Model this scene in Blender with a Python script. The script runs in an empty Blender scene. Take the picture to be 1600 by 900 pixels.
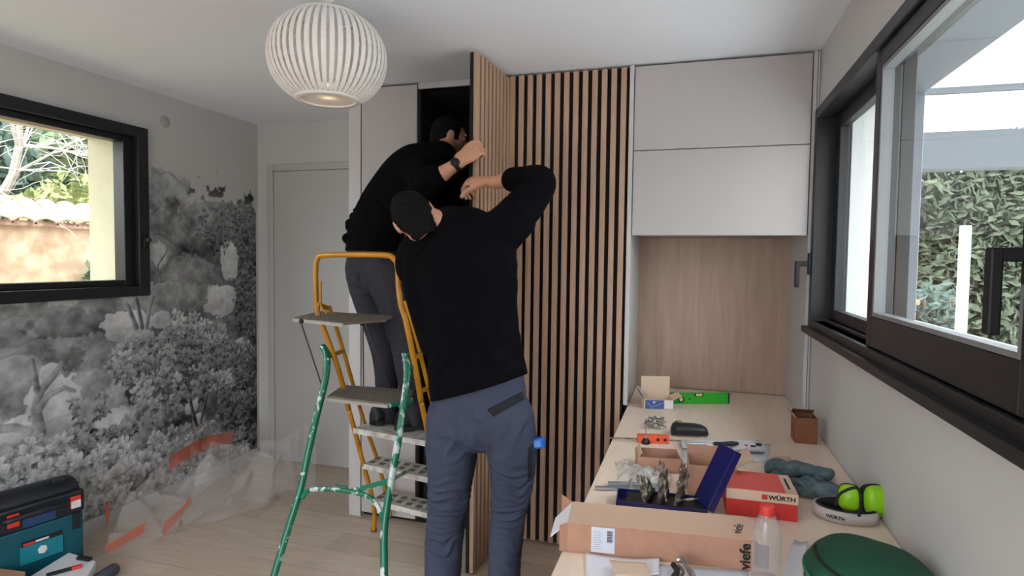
import bpy, bmesh, math, random
import numpy as np
from mathutils import Vector, Matrix, noise
random.seed(7); rng=np.random.default_rng(7)
C=bpy.context.scene.collection; SC=bpy.context.scene
# ---------------------------------------------------------------- camera
F,YAW,PIT,ROL=935.72725,.29120059,-.04683783,.01248814
CAM=Vector((0,0,1.5208))
cy,sy,cp,sp,cr,sr=math.cos(YAW),math.sin(YAW),math.cos(PIT),math.sin(PIT),math.cos(ROL),math.sin(ROL)
fw=Vector((-sy*cp,cy*cp,sp)); rt=Vector((cy,sy,0)); up=rt.cross(fw)
R2=cr*rt+sr*up; U2=-sr*rt+cr*up
cd=bpy.data.cameras.new('camera'); cam=bpy.data.objects.new('camera',cd); C.objects.link(cam)
cd.sensor_width=36; cd.lens=F/1600*36; cd.clip_start=.02; cd.clip_end=200
cam.matrix_world=Matrix(((R2.x,U2.x,-fw.x,CAM.x),(R2.y,U2.y,-fw.y,CAM.y),(R2.z,U2.z,-fw.z,CAM.z),(0,0,0,1)))
SC.camera=cam
# ---------------------------------------------------------------- light and exposure
SC.view_settings.view_transform='Standard'; SC.view_settings.look='None'; SC.view_settings.gamma=1
SC.view_settings.use_curve_mapping=False; SC.view_settings.exposure=0.0
w=bpy.data.worlds.new('overcast_sky'); SC.world=w; w.use_nodes=True
nt=w.node_tree; bg=nt.nodes['Background']; bg.inputs[1].default_value=9.6
tc=nt.nodes.new('ShaderNodeTexCoord'); sx=nt.nodes.new('ShaderNodeSeparateXYZ'); rp=nt.nodes.new('ShaderNodeValToRGB')
nt.links.new(tc.outputs['Generated'],sx.inputs[0]); nt.links.new(sx.outputs[2],rp.inputs[0]); nt.links.new(rp.outputs[0],bg.inputs[0])
rp.color_ramp.elements[0].color=(.26,.26,.26,1); rp.color_ramp.elements[0].position=.0
rp.color_ramp.elements[1].color=(.93,.95,1.0,1); rp.color_ramp.elements[1].position=.25
def area(name,loc,d,sx_,sy_,power,col=(1,1,1),portal=False):
    l=bpy.data.lights.new(name,'AREA'); l.shape='RECTANGLE'; l.size=sx_; l.size_y=sy_; l.energy=power; l.color=col
    o=bpy.data.objects.new(name,l); C.objects.link(o); o.location=loc
    o.rotation_euler=Vector(d).to_track_quat('-Z','Y').to_euler()
    if portal: l.cycles.is_portal=True
    return o
area('sky_portal_right',(1.0,1.9,1.75),(-1,0,0),1.1,2.6,1,portal=True)
area('sky_portal_left',(-3.55,1.7,1.75),(1,0,0),1.1,2.4,1,portal=True)
area('added_back_fill',(-1.2,-1.62,1.15),(0,1,.12),2.1,2.1,8,(.95,.97,1))  # fill lamp added behind the camera to brighten the interior
# ---------------------------------------------------------------- pixel rays (only to read positions off the photograph)
def ray(x,y): return R2*((x-800)/F)-U2*((y-450)/F)+fw
def onY(x,y,Y): r=ray(x,y); return CAM+r*(Y/r.y)
def onX(x,y,X): r=ray(x,y); return CAM+r*(X/r.x)
def onZ(x,y,Z): r=ray(x,y); return CAM+r*((Z-CAM.z)/r.z)
def onP(x,y,n,d): r=ray(x,y); n=Vector(n); return CAM+r*((d-n.dot(CAM))/n.dot(r))
# ---------------------------------------------------------------- materials
def lin(c):
    c=c/255.; return c/12.92 if c<=.04045 else ((c+.055)/1.055)**2.4
def L(*c): return tuple(lin(v) for v in c)+(1,)
MT={}
def mat(name,c,rough=.6,metal=0,var=0,scale=20,bump=0,bscale=200,spec=.5,stretch=(1,1,1),emit=None,es=0,coat=0,c2=None,sheen=0,ramp=(.35,.65),coord='Object'):
    if name in MT: return MT[name]
    m=bpy.data.materials.new(name); m.use_nodes=True; n=m.node_tree.nodes; l=m.node_tree.links; b=n['Principled BSDF']
    b.inputs['Base Color'].default_value=L(*c); b.inputs['Roughness'].default_value=rough; b.inputs['Metallic'].default_value=metal
    b.inputs['Specular IOR Level'].default_value=spec
    if coat: b.inputs['Coat Weight'].default_value=coat
    if sheen: b.inputs['Sheen Weight'].default_value=sheen
    t=n.new('ShaderNodeTexCoord'); mp=n.new('ShaderNodeMapping'); mp.inputs['Scale'].default_value=stretch
    l.new(t.outputs[coord],mp.inputs[0])
    if c2 or var:
        nz=n.new('ShaderNodeTexNoise'); nz.inputs['Scale'].default_value=scale; nz.inputs['Detail'].default_value=6; l.new(mp.outputs[0],nz.inputs['Vector'])
        r=n.new('ShaderNodeValToRGB'); l.new(nz.outputs[0],r.inputs[0]); l.new(r.outputs[0],b.inputs['Base Color'])
        if c2: a_,b_=L(*c),L(*c2)
        else:
            q=L(*c); a_=tuple(v*(1-var) for v in q[:3])+(1,); b_=tuple(min(1,v*(1+var)) for v in q[:3])+(1,)
        r.color_ramp.elements[0].color=a_; r.color_ramp.elements[1].color=b_
        r.color_ramp.elements[0].position=ramp[0]; r.color_ramp.elements[1].position=ramp[1]
    if bump:
        nb=n.new('ShaderNodeTexNoise'); nb.inputs['Scale'].default_value=bscale; nb.inputs['Detail'].default_value=3; l.new(mp.outputs[0],nb.inputs['Vector'])
        bp=n.new('ShaderNodeBump'); bp.inputs['Strength'].default_value=bump; bp.inputs['Distance'].default_value=.002
        l.new(nb.outputs[0],bp.inputs['Height']); l.new(bp.outputs[0],b.inputs['Normal'])
    if emit: b.inputs['Emission Color'].default_value=L(*emit); b.inputs['Emission Strength'].default_value=es
    MT[name]=m; return m
def film(name,c,alpha,rough=.15,transl=.5):
    m=bpy.data.materials.new(name); m.use_nodes=True; n=m.node_tree.nodes; l=m.node_tree.links; n.remove(n['Principled BSDF'])
    out=n['Material Output']; tr=n.new('ShaderNodeBsdfTransparent'); gl=n.new('ShaderNodeBsdfGlossy'); gl.inputs['Roughness'].default_value=rough
    df=n.new('ShaderNodeBsdfDiffuse'); df.inputs[0].default_value=L(*c); tl=n.new('ShaderNodeBsdfTranslucent'); tl.inputs[0].default_value=L(*c)
    m1=n.new('ShaderNodeMixShader'); m1.inputs[0].default_value=transl; l.new(df.outputs[0],m1.inputs[1]); l.new(tl.outputs[0],m1.inputs[2])
    m2=n.new('ShaderNodeMixShader'); m2.inputs[0].default_value=alpha; l.new(tr.outputs[0],m2.inputs[1]); l.new(m1.outputs[0],m2.inputs[2])
    fr=n.new('ShaderNodeFresnel'); fr.inputs[0].default_value=1.45
    m3=n.new('ShaderNodeMixShader'); l.new(front(n,l,fr),m3.inputs[0]); l.new(m2.outputs[0],m3.inputs[1]); l.new(gl.outputs[0],m3.inputs[2])
    l.new(m3.outputs[0],out.inputs[0]); MT[name]=m; return m
def front(n,l,fr):
    # one reflection per pane: a back face would otherwise mirror totally, as if seen from inside solid glass
    g=n.new('ShaderNodeNewGeometry'); a=n.new('ShaderNodeMath'); a.operation='SUBTRACT'; a.inputs[0].default_value=1; l.new(g.outputs['Backfacing'],a.inputs[1])
    b=n.new('ShaderNodeMath'); b.operation='MULTIPLY'; l.new(fr.outputs[0],b.inputs[0]); l.new(a.outputs[0],b.inputs[1]); return b.outputs[0]
def glassm(name,tint=(1,1,1),ior=1.5,rough=0):
    m=bpy.data.materials.new(name); m.use_nodes=True; n=m.node_tree.nodes; l=m.node_tree.links; n.remove(n['Principled BSDF'])
    out=n['Material Output']; tr=n.new('ShaderNodeBsdfTransparent'); tr.inputs[0].default_value=(*tint,1); gl=n.new('ShaderNodeBsdfGlossy'); gl.inputs['Roughness'].default_value=rough
    fr=n.new('ShaderNodeFresnel'); fr.inputs[0].default_value=ior
    m3=n.new('ShaderNodeMixShader'); l.new(front(n,l,fr),m3.inputs[0]); l.new(tr.outputs[0],m3.inputs[1]); l.new(gl.outputs[0],m3.inputs[2])
    l.new(m3.outputs[0],out.inputs[0]); MT[name]=m; return m
# ---------------------------------------------------------------- mesh building
class MB:
    def __init__(s): s.v=[]; s.f=[]
    def add(s,vs,fs):
        n=len(s.v); s.v+= [Vector(v) for v in vs]; s.f+=[tuple(i+n for i in f) for f in fs]; return s
    def box(s,a,b,M=None):
        a=Vector(a); b=Vector(b)
        vs=[Vector((x,y,z)) for x in (a.x,b.x) for y in (a.y,b.y) for z in (a.z,b.z)]
        if M: vs=[M@v for v in vs]
        return s.add(vs,[(0,1,3,2),(4,6,7,5),(0,4,5,1),(2,3,7,6),(0,2,6,4),(1,5,7,3)])
    def obox(s,p,q,w,h,upv=(0,0,1)):   # a bar from p to q
        p=Vector(p);q=Vector(q);t=(q-p).normalized();sd=t.cross(Vector(upv)).normalized();u=sd.cross(t)
        vs=[c+sd*a*w/2+u*b*h/2 for c in (p,q) for a,b in ((-1,-1),(1,-1),(1,1),(-1,1))]
        return s.add(vs,[(0,1,2,3),(7,6,5,4),(0,4,5,1),(1,5,6,2),(2,6,7,3),(3,7,4,0)])
    def loft(s,rings,cap=True):
        n=len(rings[0]); vs=[p for r in rings for p in r]; fs=[]
        for i in range(len(rings)-1):
            for j in range(n):
                k=(j+1)%n; fs.append((i*n+j,i*n+k,(i+1)*n+k,(i+1)*n+j))
        if cap: fs.append(tuple(reversed(range(n)))); fs.append(tuple((len(rings)-1)*n+j for j in range(n)))
        return s.add(vs,fs)
    def tube(s,pts,r,n=10,closed=False,ell=1):
        pts=[Vector(p) for p in pts]; N=len(pts); rings=[]; prev=None
        for i,p in enumerate(pts):
            a=pts[i-1] if (i or closed) else p; b=pts[(i+1)%N] if (i<N-1 or closed) else p
            t=(b-a).normalized()
            if prev is None: u=t.orthogonal().normalized()
            else: u=(prev-t*prev.dot(t)).normalized()
            prev=u; v=t.cross(u); rr=r[i] if hasattr(r,'__len__') else r
            rings.append([p+u*math.cos(2*math.pi*j/n)*rr+v*math.sin(2*math.pi*j/n)*rr*ell for j in range(n)])
        if closed: rings.append(rings[0]); return s.loft(rings,False)
        return s.loft(rings)
    def lathe(s,prof,n=32,c=(0,0,0),axis=(0,0,1),cap=True):
        ax=Vector(axis).normalized(); u=ax.orthogonal().normalized(); v=ax.cross(u); c=Vector(c)
        return s.loft([[c+ax*z+u*math.cos(2*math.pi*j/n)*r+v*math.sin(2*math.pi*j/n)*r for j in range(n)] for r,z in prof],cap)
    def prism(s,poly,z0,z1,M=None):
        n=len(poly); vs=[Vector((x,y,z)) for z in (z0,z1) for x,y in poly]
        if M: vs=[M@v for v in vs]
        return s.add(vs,[tuple(reversed(range(n))),tuple(range(n,2*n))]+[(i,(i+1)%n,(i+1)%n+n,i+n) for i in range(n)])
    def ball(s,c,r,axes=None,nu=16,nv=10):
        c=Vector(c); rr=(r,r,r) if not hasattr(r,'__len__') else r; ax=axes or (Vector((1,0,0)),Vector((0,1,0)),Vector((0,0,1)))
        rings=[]
        for i in range(1,nv):
            th=math.pi*i/nv
            rings.append([c+ax[0]*rr[0]*math.sin(th)*math.cos(2*math.pi*j/nu)+ax[1]*rr[1]*math.sin(th)*math.sin(2*math.pi*j/nu)-ax[2]*rr[2]*math.cos(th) for j in range(nu)])
        return s.loft(rings)
    def limb(s,st,ref=(0,1,0),n=20,sub=5):   # st: (point, r_side, r_ref)
        P=[Vector(a[0]) for a in st]; A=[a[1] for a in st]; B=[a[2] if len(a)>2 else a[1] for a in st]
        def cr_(X,i,t):
            x0=X[max(i-1,0)];x1=X[i];x2=X[i+1];x3=X[min(i+2,len(X)-1)]
            return .5*((2*x1)+(x2-x0)*t+(2*x0-5*x1+4*x2-x3)*t*t+(3*x1-x0-3*x2+x3)*t**3)
        pp=[];aa=[];bb=[]
        for i in range(len(P)-1):
            for k in range(sub):
                t=k/sub; pp.append(cr_(P,i,t)); aa.append(cr_(A,i,t)); bb.append(cr_(B,i,t))
        pp.append(P[-1]);aa.append(A[-1]);bb.append(B[-1])
        t0=(pp[0]-pp[1]).normalized(); t1=(pp[-1]-pp[-2]).normalized(); m0=min(aa[0],bb[0]); m1=min(aa[-1],bb[-1])
        caps0=[];caps1=[]
        for k in (1,2,3):
            q=k/3.3*math.pi/2
            caps0.insert(0,(pp[0]+t0*m0*math.sin(q),aa[0]*math.cos(q),bb[0]*math.cos(q))); caps1.append((pp[-1]+t1*m1*math.sin(q),aa[-1]*math.cos(q),bb[-1]*math.cos(q)))
        allp=caps0+list(zip(pp,aa,bb))+caps1; rings=[]; ref=Vector(ref)
        for i,(p,a,b) in enumerate(allp):
            t=(allp[min(i+1,len(allp)-1)][0]-allp[max(i-1,0)][0]).normalized()
            sd=t.cross(ref)
            if sd.length<1e-3: sd=t.orthogonal()
            sd.normalize(); u=sd.cross(t)
            rings.append([p+sd*a*math.cos(2*math.pi*j/n)+u*b*math.sin(2*math.pi*j/n) for j in range(n)])
        return s.loft(rings)
    def mesh(s,name):
        m=bpy.data.meshes.new(name); m.from_pydata([tuple(v) for v in s.v],[],s.f); m.update()
        b=bmesh.new(); b.from_mesh(m); bmesh.ops.recalc_face_normals(b,faces=b.faces); b.to_mesh(m); b.free(); return m
def link(name,me,m,parent=None,smooth=False,world=True,bev=0,seg=2):
    if isinstance(me,MB): me=me.mesh(name)
    if world and parent is not None: me.transform(wm(parent).inverted())
    o=bpy.data.objects.new(name,me); C.objects.link(o)
    if m is not None: me.materials.clear(); me.materials.append(m if not isinstance(m,str) else MT[m])
    if smooth:
        for p in me.polygons: p.use_smooth=True
    if bev:
        b=o.modifiers.new('bevel','BEVEL'); b.width=bev; b.segments=seg; b.limit_method='ANGLE'
        if smooth=='w': pass
    if parent is not None: o.parent=parent
    return o
def wm(o):
    M=Matrix.LocRotScale(o.location,o.rotation_euler,o.scale)
    return wm(o.parent)@M if o.parent else M
def part(name,mb,m,parent,smooth=False,bev=0,local=False): return link(name,mb,m,parent,smooth,not local,bev)
def thing(name,label,cat,loc=(0,0,0),rz=0,group=None):
    o=bpy.data.objects.new(name,None); C.objects.link(o); o.location=loc; o.rotation_euler=(0,0,rz); o['label']=label; o['category']=cat
    if group: o['group']=group
    o.empty_display_size=.05
    return o
def solo(name,mb,m,label,cat,group=None,smooth=False,bev=0,origin=None):
    me=mb.mesh(name) if isinstance(mb,MB) else mb
    if origin is None:
        xs=[v.co for v in me.vertices]; origin=Vector((sum(v.x for v in xs)/len(xs),sum(v.y for v in xs)/len(xs),min(v.z for v in xs)))
    me.transform(Matrix.Translation(-Vector(origin)))
    o=link(name,me,m,None,smooth,False,bev); o.location=origin; o['label']=label; o['category']=cat
    if group: o['group']=group
    return o
def struct(name,mb,m,smooth=False,bev=0,parent=None):
    o=link(name,mb,m,parent,smooth,True,bev)
    if parent is None: o['kind']='structure'
    return o
def text(name,s,size,M,m,parent,depth=.0006,shear=0,bold=0,sx_=1):
    cu=bpy.data.curves.new(name,'FONT'); cu.body=s; cu.size=size; cu.extrude=depth; cu.align_x='CENTER'; cu.align_y='CENTER'; cu.offset=bold; cu.shear=shear; cu.resolution_u=3
    t=bpy.data.objects.new(name,cu); C.objects.link(t); bpy.context.view_layer.update()
    me=bpy.data.meshes.new_from_object(t.evaluated_get(bpy.context.evaluated_depsgraph_get())); bpy.data.objects.remove(t)
    me.transform(M@Matrix.Diagonal((sx_,1,1,1)))
    return link(name,me,m,parent)
def frame(o,x,y,z=None):
    x=Vector(x).normalized(); y=Vector(y); y=(y-x*y.dot(x)).normalized(); z=x.cross(y); o=Vector(o)
    return Matrix(((x.x,y.x,z.x,o.x),(x.y,y.y,z.y,o.y),(x.z,y.z,z.z,o.z),(0,0,0,1)))
def remesh(mb,voxel,smooth=6,fac=.5):
    me=mb.mesh('tmp'); o=bpy.data.objects.new('tmp',me); C.objects.link(o)
    r=o.modifiers.new('r','REMESH'); r.mode='VOXEL'; r.voxel_size=voxel
    s=o.modifiers.new('s','SMOOTH'); s.factor=fac; s.iterations=smooth
    bpy.context.view_layer.update()
    out=bpy.data.meshes.new_from_object(o.evaluated_get(bpy.context.evaluated_depsgraph_get()))
    bpy.data.objects.remove(o); return out
def displace(me,fn):
    N=[v.normal.copy() for v in me.vertices]
    for v,n in zip(me.vertices,N): v.co=v.co+n*fn(v.co,n)
    me.update()
def arr(o):
    return o
# ================================================================ SETTING
XL,XR,YB,YF,YD,ZC=-3.116,.543,-1.6,3.086,3.76,2.5
mat('wall_paint',(197,196,193),.85,var=.02,scale=3,bump=.15,bscale=300)
mat('ceiling_paint',(238,241,248),.9,bump=.1,bscale=300)
mat('black_frame',(24,24,28),.42,spec=.5)
mat('black_rubber',(14,14,16),.6)
mat('render_beige',(206,200,176),.9,var=.04,scale=8); mat('render_white',(214,214,212),.9,var=.03,scale=8)
glassm('window_glass',(.93,.96,.95))
def oak(name,c1,c2,sc=(1,1,1),rough=.5,planks=None):
    m=bpy.data.materials.new(name); m.use_nodes=True; n=m.node_tree.nodes; l=m.node_tree.links; b=n['Principled BSDF']; b.inputs['Roughness'].default_value=rough
    t=n.new('ShaderNodeTexCoord'); mp=n.new('ShaderNodeMapping'); mp.inputs['Scale'].default_value=sc; l.new(t.outputs['Object'],mp.inputs[0])
    nz=n.new('ShaderNodeTexNoise'); nz.inputs['Scale'].default_value=3; nz.inputs['Detail'].default_value=8; nz.inputs['Roughness'].default_value=.62; nz.inputs['Distortion'].default_value=.6; l.new(mp.outputs[0],nz.inputs['Vector'])
    r=n.new('ShaderNodeValToRGB'); r.color_ramp.elements[0].color=L(*c1); r.color_ramp.elements[1].color=L(*c2); r.color_ramp.elements[0].position=.3; r.color_ramp.elements[1].position=.7
    l.new(nz.outputs[0],r.inputs[0]); last=r.outputs[0]
    if planks:
        br=n.new('ShaderNodeTexBrick'); br.inputs['Scale'].default_value=1; br.inputs['Brick Width'].default_value=1.2; br.inputs['Row Height'].default_value=.19; br.inputs['Mortar Size'].default_value=.0012
        br.inputs['Color1'].default_value=(1,1,1,1); br.inputs['Color2'].default_value=(.86,.84,.82,1); br.inputs['Mortar'].default_value=(.45,.4,.36,1); l.new(t.outputs['Object'],br.inputs['Vector'])
        mx=n.new('ShaderNodeMix'); mx.data_type='RGBA'; mx.blend_type='MULTIPLY'; mx.inputs[0].default_value=1; l.new(last,mx.inputs[6]); l.new(br.outputs[0],mx.inputs[7]); last=mx.outputs[2]
    l.new(last,b.inputs['Base Color']); MT[name]=m; return m
oak('floor_oak',(194,178,160),(216,200,182),(1.2,9,9),.42,planks=True)
oak('desk_oak',(236,212,192),(246,227,208),(8,.9,8),.36)
oak('niche_oak',(166,138,120),(184,156,138),(9,9,.8),.5)
oak('slat_oak',(168,134,110),(194,160,136),(22,22,1.2),.5)
struct('floor',MB().box((XL-.4,YB-.3,-.12),(XR+.45,YD+.3,0)),'floor_oak')
struct('ceiling',MB().box((XL-.4,YB-.3,ZC),(XR+.45,YD+.3,ZC+.15)),'ceiling_paint')
def wall_x(name,xa,xb,y0,y1,oy0,oy1,oz0,oz1):
    m=MB(); m.box((xa,y0,0),(xb,y1,oz0)); m.box((xa,y0,oz1),(xb,y1,ZC)); m.box((xa,y0,oz0),(xb,oy0,oz1)); m.box((xa,oy1,oz0),(xb,y1,oz1)); return struct(name,m,'wall_paint')
wall_x('wall_left',XL-.36,XL,YB,YD+.2,.56,2.75,1.32,2.225)
def right_wall():
    m=MB()
    for xa,xb,y1,z1 in ((XR,XR+.12,3.03,2.19),(XR+.12,XR+.42,3.12,2.31)):
        m.box((xa,YB,0),(xb,YD+.2,1.26)); m.box((xa,YB,z1),(xb,YD+.2,ZC)); m.box((xa,YB,1.26),(xb,1.02,z1)); m.box((xa,y1,1.26),(xb,YD+.2,z1))
    return struct('wall_right',m,'wall_paint')
right_wall()
struct('wall_far',MB().box((XL-.3,YD,0),(XR+.3,YD+.2,ZC)),'wall_paint')
m=MB(); m.box((XL-.3,YB-.2,0),(-2.3,YB,ZC)); m.box((-.1,YB-.2,0),(XR+.3,YB,ZC)); m.box((-2.3,YB-.2,2.25),(-.1,YB,ZC)); m.box((-2.3,YB-.2,0),(-.1,YB,.04))
struct('wall_back',m,'wall_paint')
# outer render lining of the reveals
def lining(name,xa,xb,y0,y1,z0,z1,t=.012,mm='render_beige'):
    m=MB(); m.box((xa,y1-t,z0),(xb,y1,z1)).box((xa,y0,z0),(xb,y0+t,z1)).box((xa,y0+t,z1-t),(xb,y1-t,z1)).box((xa,y0+t,z0),(xb,y1-t,z0+t)); return struct(name,m,mm)
lining('trim_1',XL-.37,XL-.09,.56,2.75,1.32,2.225)
lining('trim_2',XR+.13,XR+.43,1.02,3.12,1.26,2.31,mm='render_white')
struct('trim_reveal_shade',MB().box((XR+.285,3.095,1.272),(XR+.425,3.108,2.298)).box((XR+.14,1.04,2.285),(XR+.425,3.095,2.298)),mat('reveal_shade_grey',(92,96,104),.6))  # grey strips paint in the shaded lintel and the dimmed outer jamb
def rectframe(mb,xa,xb,y0,y1,z0,z1,wl,wr,wb,wt):
    mb.box((xa,y0,z0),(xb,y0+wl,z1)).box((xa,y1-wr,z0),(xb,y1,z1)).box((xa,y0+wl,z0),(xb,y1-wr,z0+wb)).box((xa,y0+wl,z1-wt),(xb,y1-wr,z1)); return mb
# left window
wn=struct('window_1',rectframe(MB(),XL-.07,XL+.035,.50,2.792,1.283,2.263,.07,.07,.06,.06),'black_frame',bev=.004)
struct('window_sash',rectframe(MB(),XL-.085,XL-.005,.57,2.722,1.343,2.203,.06,.06,.035,.035),'black_frame',bev=.004,parent=wn)
struct('window_pane',MB().box((XL-.055,.62,1.37),(XL-.047,2.67,2.175)),'window_glass',parent=wn)
hb=MB().box((XL+.035,2.745,1.56),(XL+.045,2.772,1.64)).box((XL+.045,2.75,1.60),(XL+.075,2.768,1.622)); struct('window_handle',hb,'black_rubber',parent=wn,bev=.003)
# right window
wr=struct('window_2',rectframe(MB(),XR-.018,XR+.13,.96,3.075,1.222,2.225,.06,.05,.038,.045),'black_frame',bev=.004)
struct('window_sill',MB().box((XR-.045,.94,1.205),(XR-.002,3.078,1.232)),'black_frame',parent=wr,bev=.003)
struct('window_track',MB().box((XR+.035,1.03,1.2605),(XR+.045,3.02,1.272)),mat('track_metal',(150,152,155),.3,metal=1),parent=wr)
struct('window_sash',rectframe(MB(),XR+.062,XR+.10,2.125,3.024,1.262,2.18,.055,.085,.055,.06),'black_frame',parent=wr,bev=.003)
struct('window_pane',MB().box((XR+.078,2.15,1.30),(XR+.084,2.96,2.14)),'window_glass',parent=wr)
struct('window_sash',rectframe(MB(),XR-.004,XR+.055,1.02,2.155,1.264,2.178,.20,.05,.095,.05),'black_frame',parent=wr,bev=.003)
struct('glazing_bead',rectframe(MB(),XR-.002,XR+.03,1.222,2.1035,1.3605,2.1265,.012,.012,.012,.012),mat('bead_grey',(120,122,124),.4),parent=wr)
struct('window_pane',MB().box((XR+.022,1.2,1.34),(XR+.03,2.12,2.14)),'window_glass',parent=wr)
def handle(y,z,grip,dirz,x0):
    h=MB().box((x0-.012,y-.017,z-.05),(x0,y+.017,z+.05)); h.box((x0-.062,y-.011,z-.012),(x0-.01,y+.011,z+.012))
    h.box((x0-.066,y-.012,z-grip),(x0-.046,y+.012,z+.012)); return h
struct('window_handle',handle(1.19,1.54,.135,1,XR-.004),'black_rubber',parent=wr,bev=.004)
struct('window_handle',handle(3.05,1.52,.11,1,XR-.018),'black_rubber',parent=wr,bev=.004)
# interior door in the far wall
dw=mat('door_white',(182,181,177),.55); 
m=MB(); dx0,dx1=-3.018,-2.06; m.box((dx0,YD-.02,0),(dx0+.05,YD,2.2)).box((dx1-.05,YD-.02,0),(dx1,YD,2.2)).box((dx0+.05,YD-.02,2.15),(dx1-.05,YD,2.2))
struct('trim_3',m,'door_white',bev=.004)
struct('door_1',MB().box((dx0+.053,YD-.013,.012),(dx1-.053,YD,2.147)),'door_white',bev=.003)
struct('trim_light_blocker',MB().box((XL-1.0,-2,2.62),(XL-.34,6,2.78)),'render_beige')  # unseen eave, added to cut sky light entering the left window
struct('baseboard_left',MB().box((XL,YB,0),(XL+.012,YD-.02,.075)),'door_white')
struct('baseboard_right',MB().box((XR-.012,YB,0),(XR,YF,.07)),'door_white')
# ---------------------------------------------------------------- mural paper on the left wall
def build_mural():
    y0,y1,z0,z1,st=1.25,3.735,.0,2.16,.0045
    W=int((y1-y0)/st)+1; H=int((z1-z0)/st)+1
    BG=.60
    img=np.full((H,W),BG); cov=np.zeros((H,W))
    def uv(px,py):
        p=onX(px,py,XL); return (p.y-y0)/st,(p.z-z0)/st
    def sc(px,py): # px size -> cells
        a=onX(px,py,XL);b=onX(px+10,py,XL);c=onX(px,py+10,XL); return (b.y-a.y)/st/10,abs(c.z-a.z)/st/10
    yy,xx=np.mgrid[0:H,0:W]
    def fbm(s,o=4,seed=0):
        r=np.random.default_rng(seed); out=np.zeros((H,W)); a=1
        for k in range(o):
            gh,gw=int(H/s)+3,int(W/s)+3; g=r.random((gh,gw)); Y=yy/s;X=xx/s; iy=Y.astype(int);ix=X.astype(int);fy=Y-iy;fx=X-ix
            fy=fy*fy*(3-2*fy);fx=fx*fx*(3-2*fx)
            out+=a*((g[iy,ix]*(1-fx)+g[iy,ix+1]*fx)*(1-fy)+(g[iy+1,ix]*(1-fx)+g[iy+1,ix+1]*fx)*fy); a*=.55; s=max(s/2,1.5)
        return out/out.max()
    n1=fbm(26,5,1); n2=fbm(9,3,2)
    def puff(cx,cy_,rx,ry,tone,rag=.5,a=1):
        u,v=uv(cx,cy_); su,sv=sc(cx,cy_); d=np.sqrt(((xx-u)/(rx*su))**2+((yy-v)/(ry*sv))**2)+(n2-.6)*rag+(n1-.6)*rag
        m=np.clip((1-d)*9,0,1)*a; t=tone+.10*((yy-v)/(ry*sv)-(xx-u)/(rx*su)*.5)*.6+(n1-.6)*.35+(n2-.6)*.22
        img[:]=img*(1-m)+t*m; cov[:]=np.maximum(cov,m)
    def stroke(pts,w0,w1,tone):
        P=[uv(*p) for p in pts]; Q=[]
        for i in range(len(P)-1):
            n=max(2,int(math.hypot(P[i+1][0]-P[i][0],P[i+1][1]-P[i][1])/1.5))
            for k in range(n): t=k/n; Q.append((P[i][0]*(1-t)+P[i+1][0]*t,P[i][1]*(1-t)+P[i+1][1]*t))
        for i,(u,v) in enumerate(Q):
            r=w0+(w1-w0)*i/len(Q); a,b=int(max(u-r-1,0)),int(min(u+r+2,W)); c,d=int(max(v-r-1,0)),int(min(v+r+2,H))
            if a>=b or c>=d: continue
            X=xx[c:d,a:b]-u; Y=yy[c:d,a:b]-v; m=np.clip(r-np.sqrt(X*X+Y*Y)+.5,0,1); t=tone+.12*(-X/r)+(n2[c:d,a:b]-.6)*.3
            img[c:d,a:b]=img[c:d,a:b]*(1-m)+t*m
    def leafs(u,v,n,ln,tone,con=.16):
        a0=rng.random()*6.28
        for k in range(n):
            an=a0+k*6.28/n+rng.normal()*.25; l=ln*(.7+.6*rng.random()); wd=l*.30; cx=u+math.cos(an)*l*.62; cy_=v+math.sin(an)*l*.62
            a,b=int(max(cx-l,0)),int(min(cx+l+1,W)); c,d=int(max(cy_-l,0)),int(min(cy_+l+1,H))
            if a>=b or c>=d: continue
            X=xx[c:d,a:b]-cx;Y=yy[c:d,a:b]-cy_; p=X*math.cos(an)+Y*math.sin(an); q=-X*math.sin(an)+Y*math.cos(an)
            e=(p/(l*.55))**2+(q/wd)**2; m=np.clip((1-e)*2.2,0,1)
            t=tone+con*(p/l)+(-.10 if math.sin(an)<-.3 else .05)+rng.normal()*.03-.10*(np.abs(q)<.5)
            img[c:d,a:b]=img[c:d,a:b]*(1-m)+t*m
    def clump(cx,cy_,rx,ry,tone,ln,dens=1.0,con=.16,var=.09):
        u,v=uv(cx,cy_); su,sv=sc(cx,cy_); A=rx*su; B=ry*sv
        N=int(A*B*3.14/(ln*ln*2.0)*dens); pts=[]
        while len(pts)<N:
            a,b=rng.uniform(-1,1,2)
            if a*a+b*b<1+rng.normal()*.08: pts.append((a,b))
        pts.sort(key=lambda q:-q[1]+rng.normal()*.25)
        for a,b in pts:
            k=.5*math.sin(a*5+cx)+.5*math.sin(b*6+cy_); leafs(u+a*A,v+b*B,int(rng.integers(5,8)),ln*(.75+.5*rng.random()),tone+var*k+.05*b+rng.normal()*.03,con)
    # ground of the picture, far trees
    puff(120,640,330,150,.47,.35); puff(200,780,420,130,.36,.2)
    puff(60,545,170,72,.36,.4); puff(180,520,120,60,.37); puff(30,600,80,60,.40)
    puff(262,300,36,34,.47,.9,.75); puff(235,330,40,55,.45,.8,.8); puff(275,390,60,70,.34,.8)
    puff(330,400,70,90,.24,.7); puff(383,420,30,110,.20,.35); puff(360,340,36,20,.26,.8); puff(372,520,50,180,.20,.3)
    puff(300,540,90,110,.25,.5); puff(340,640,80,90,.20,.4)
    for q in [(250,350,30,24,.34),(300,360,28,20,.36),(240,395,34,26,.40),(300,430,40,26,.40),(270,470,46,30,.46),(330,470,30,24,.38)]: puff(*q,.7)
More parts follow.
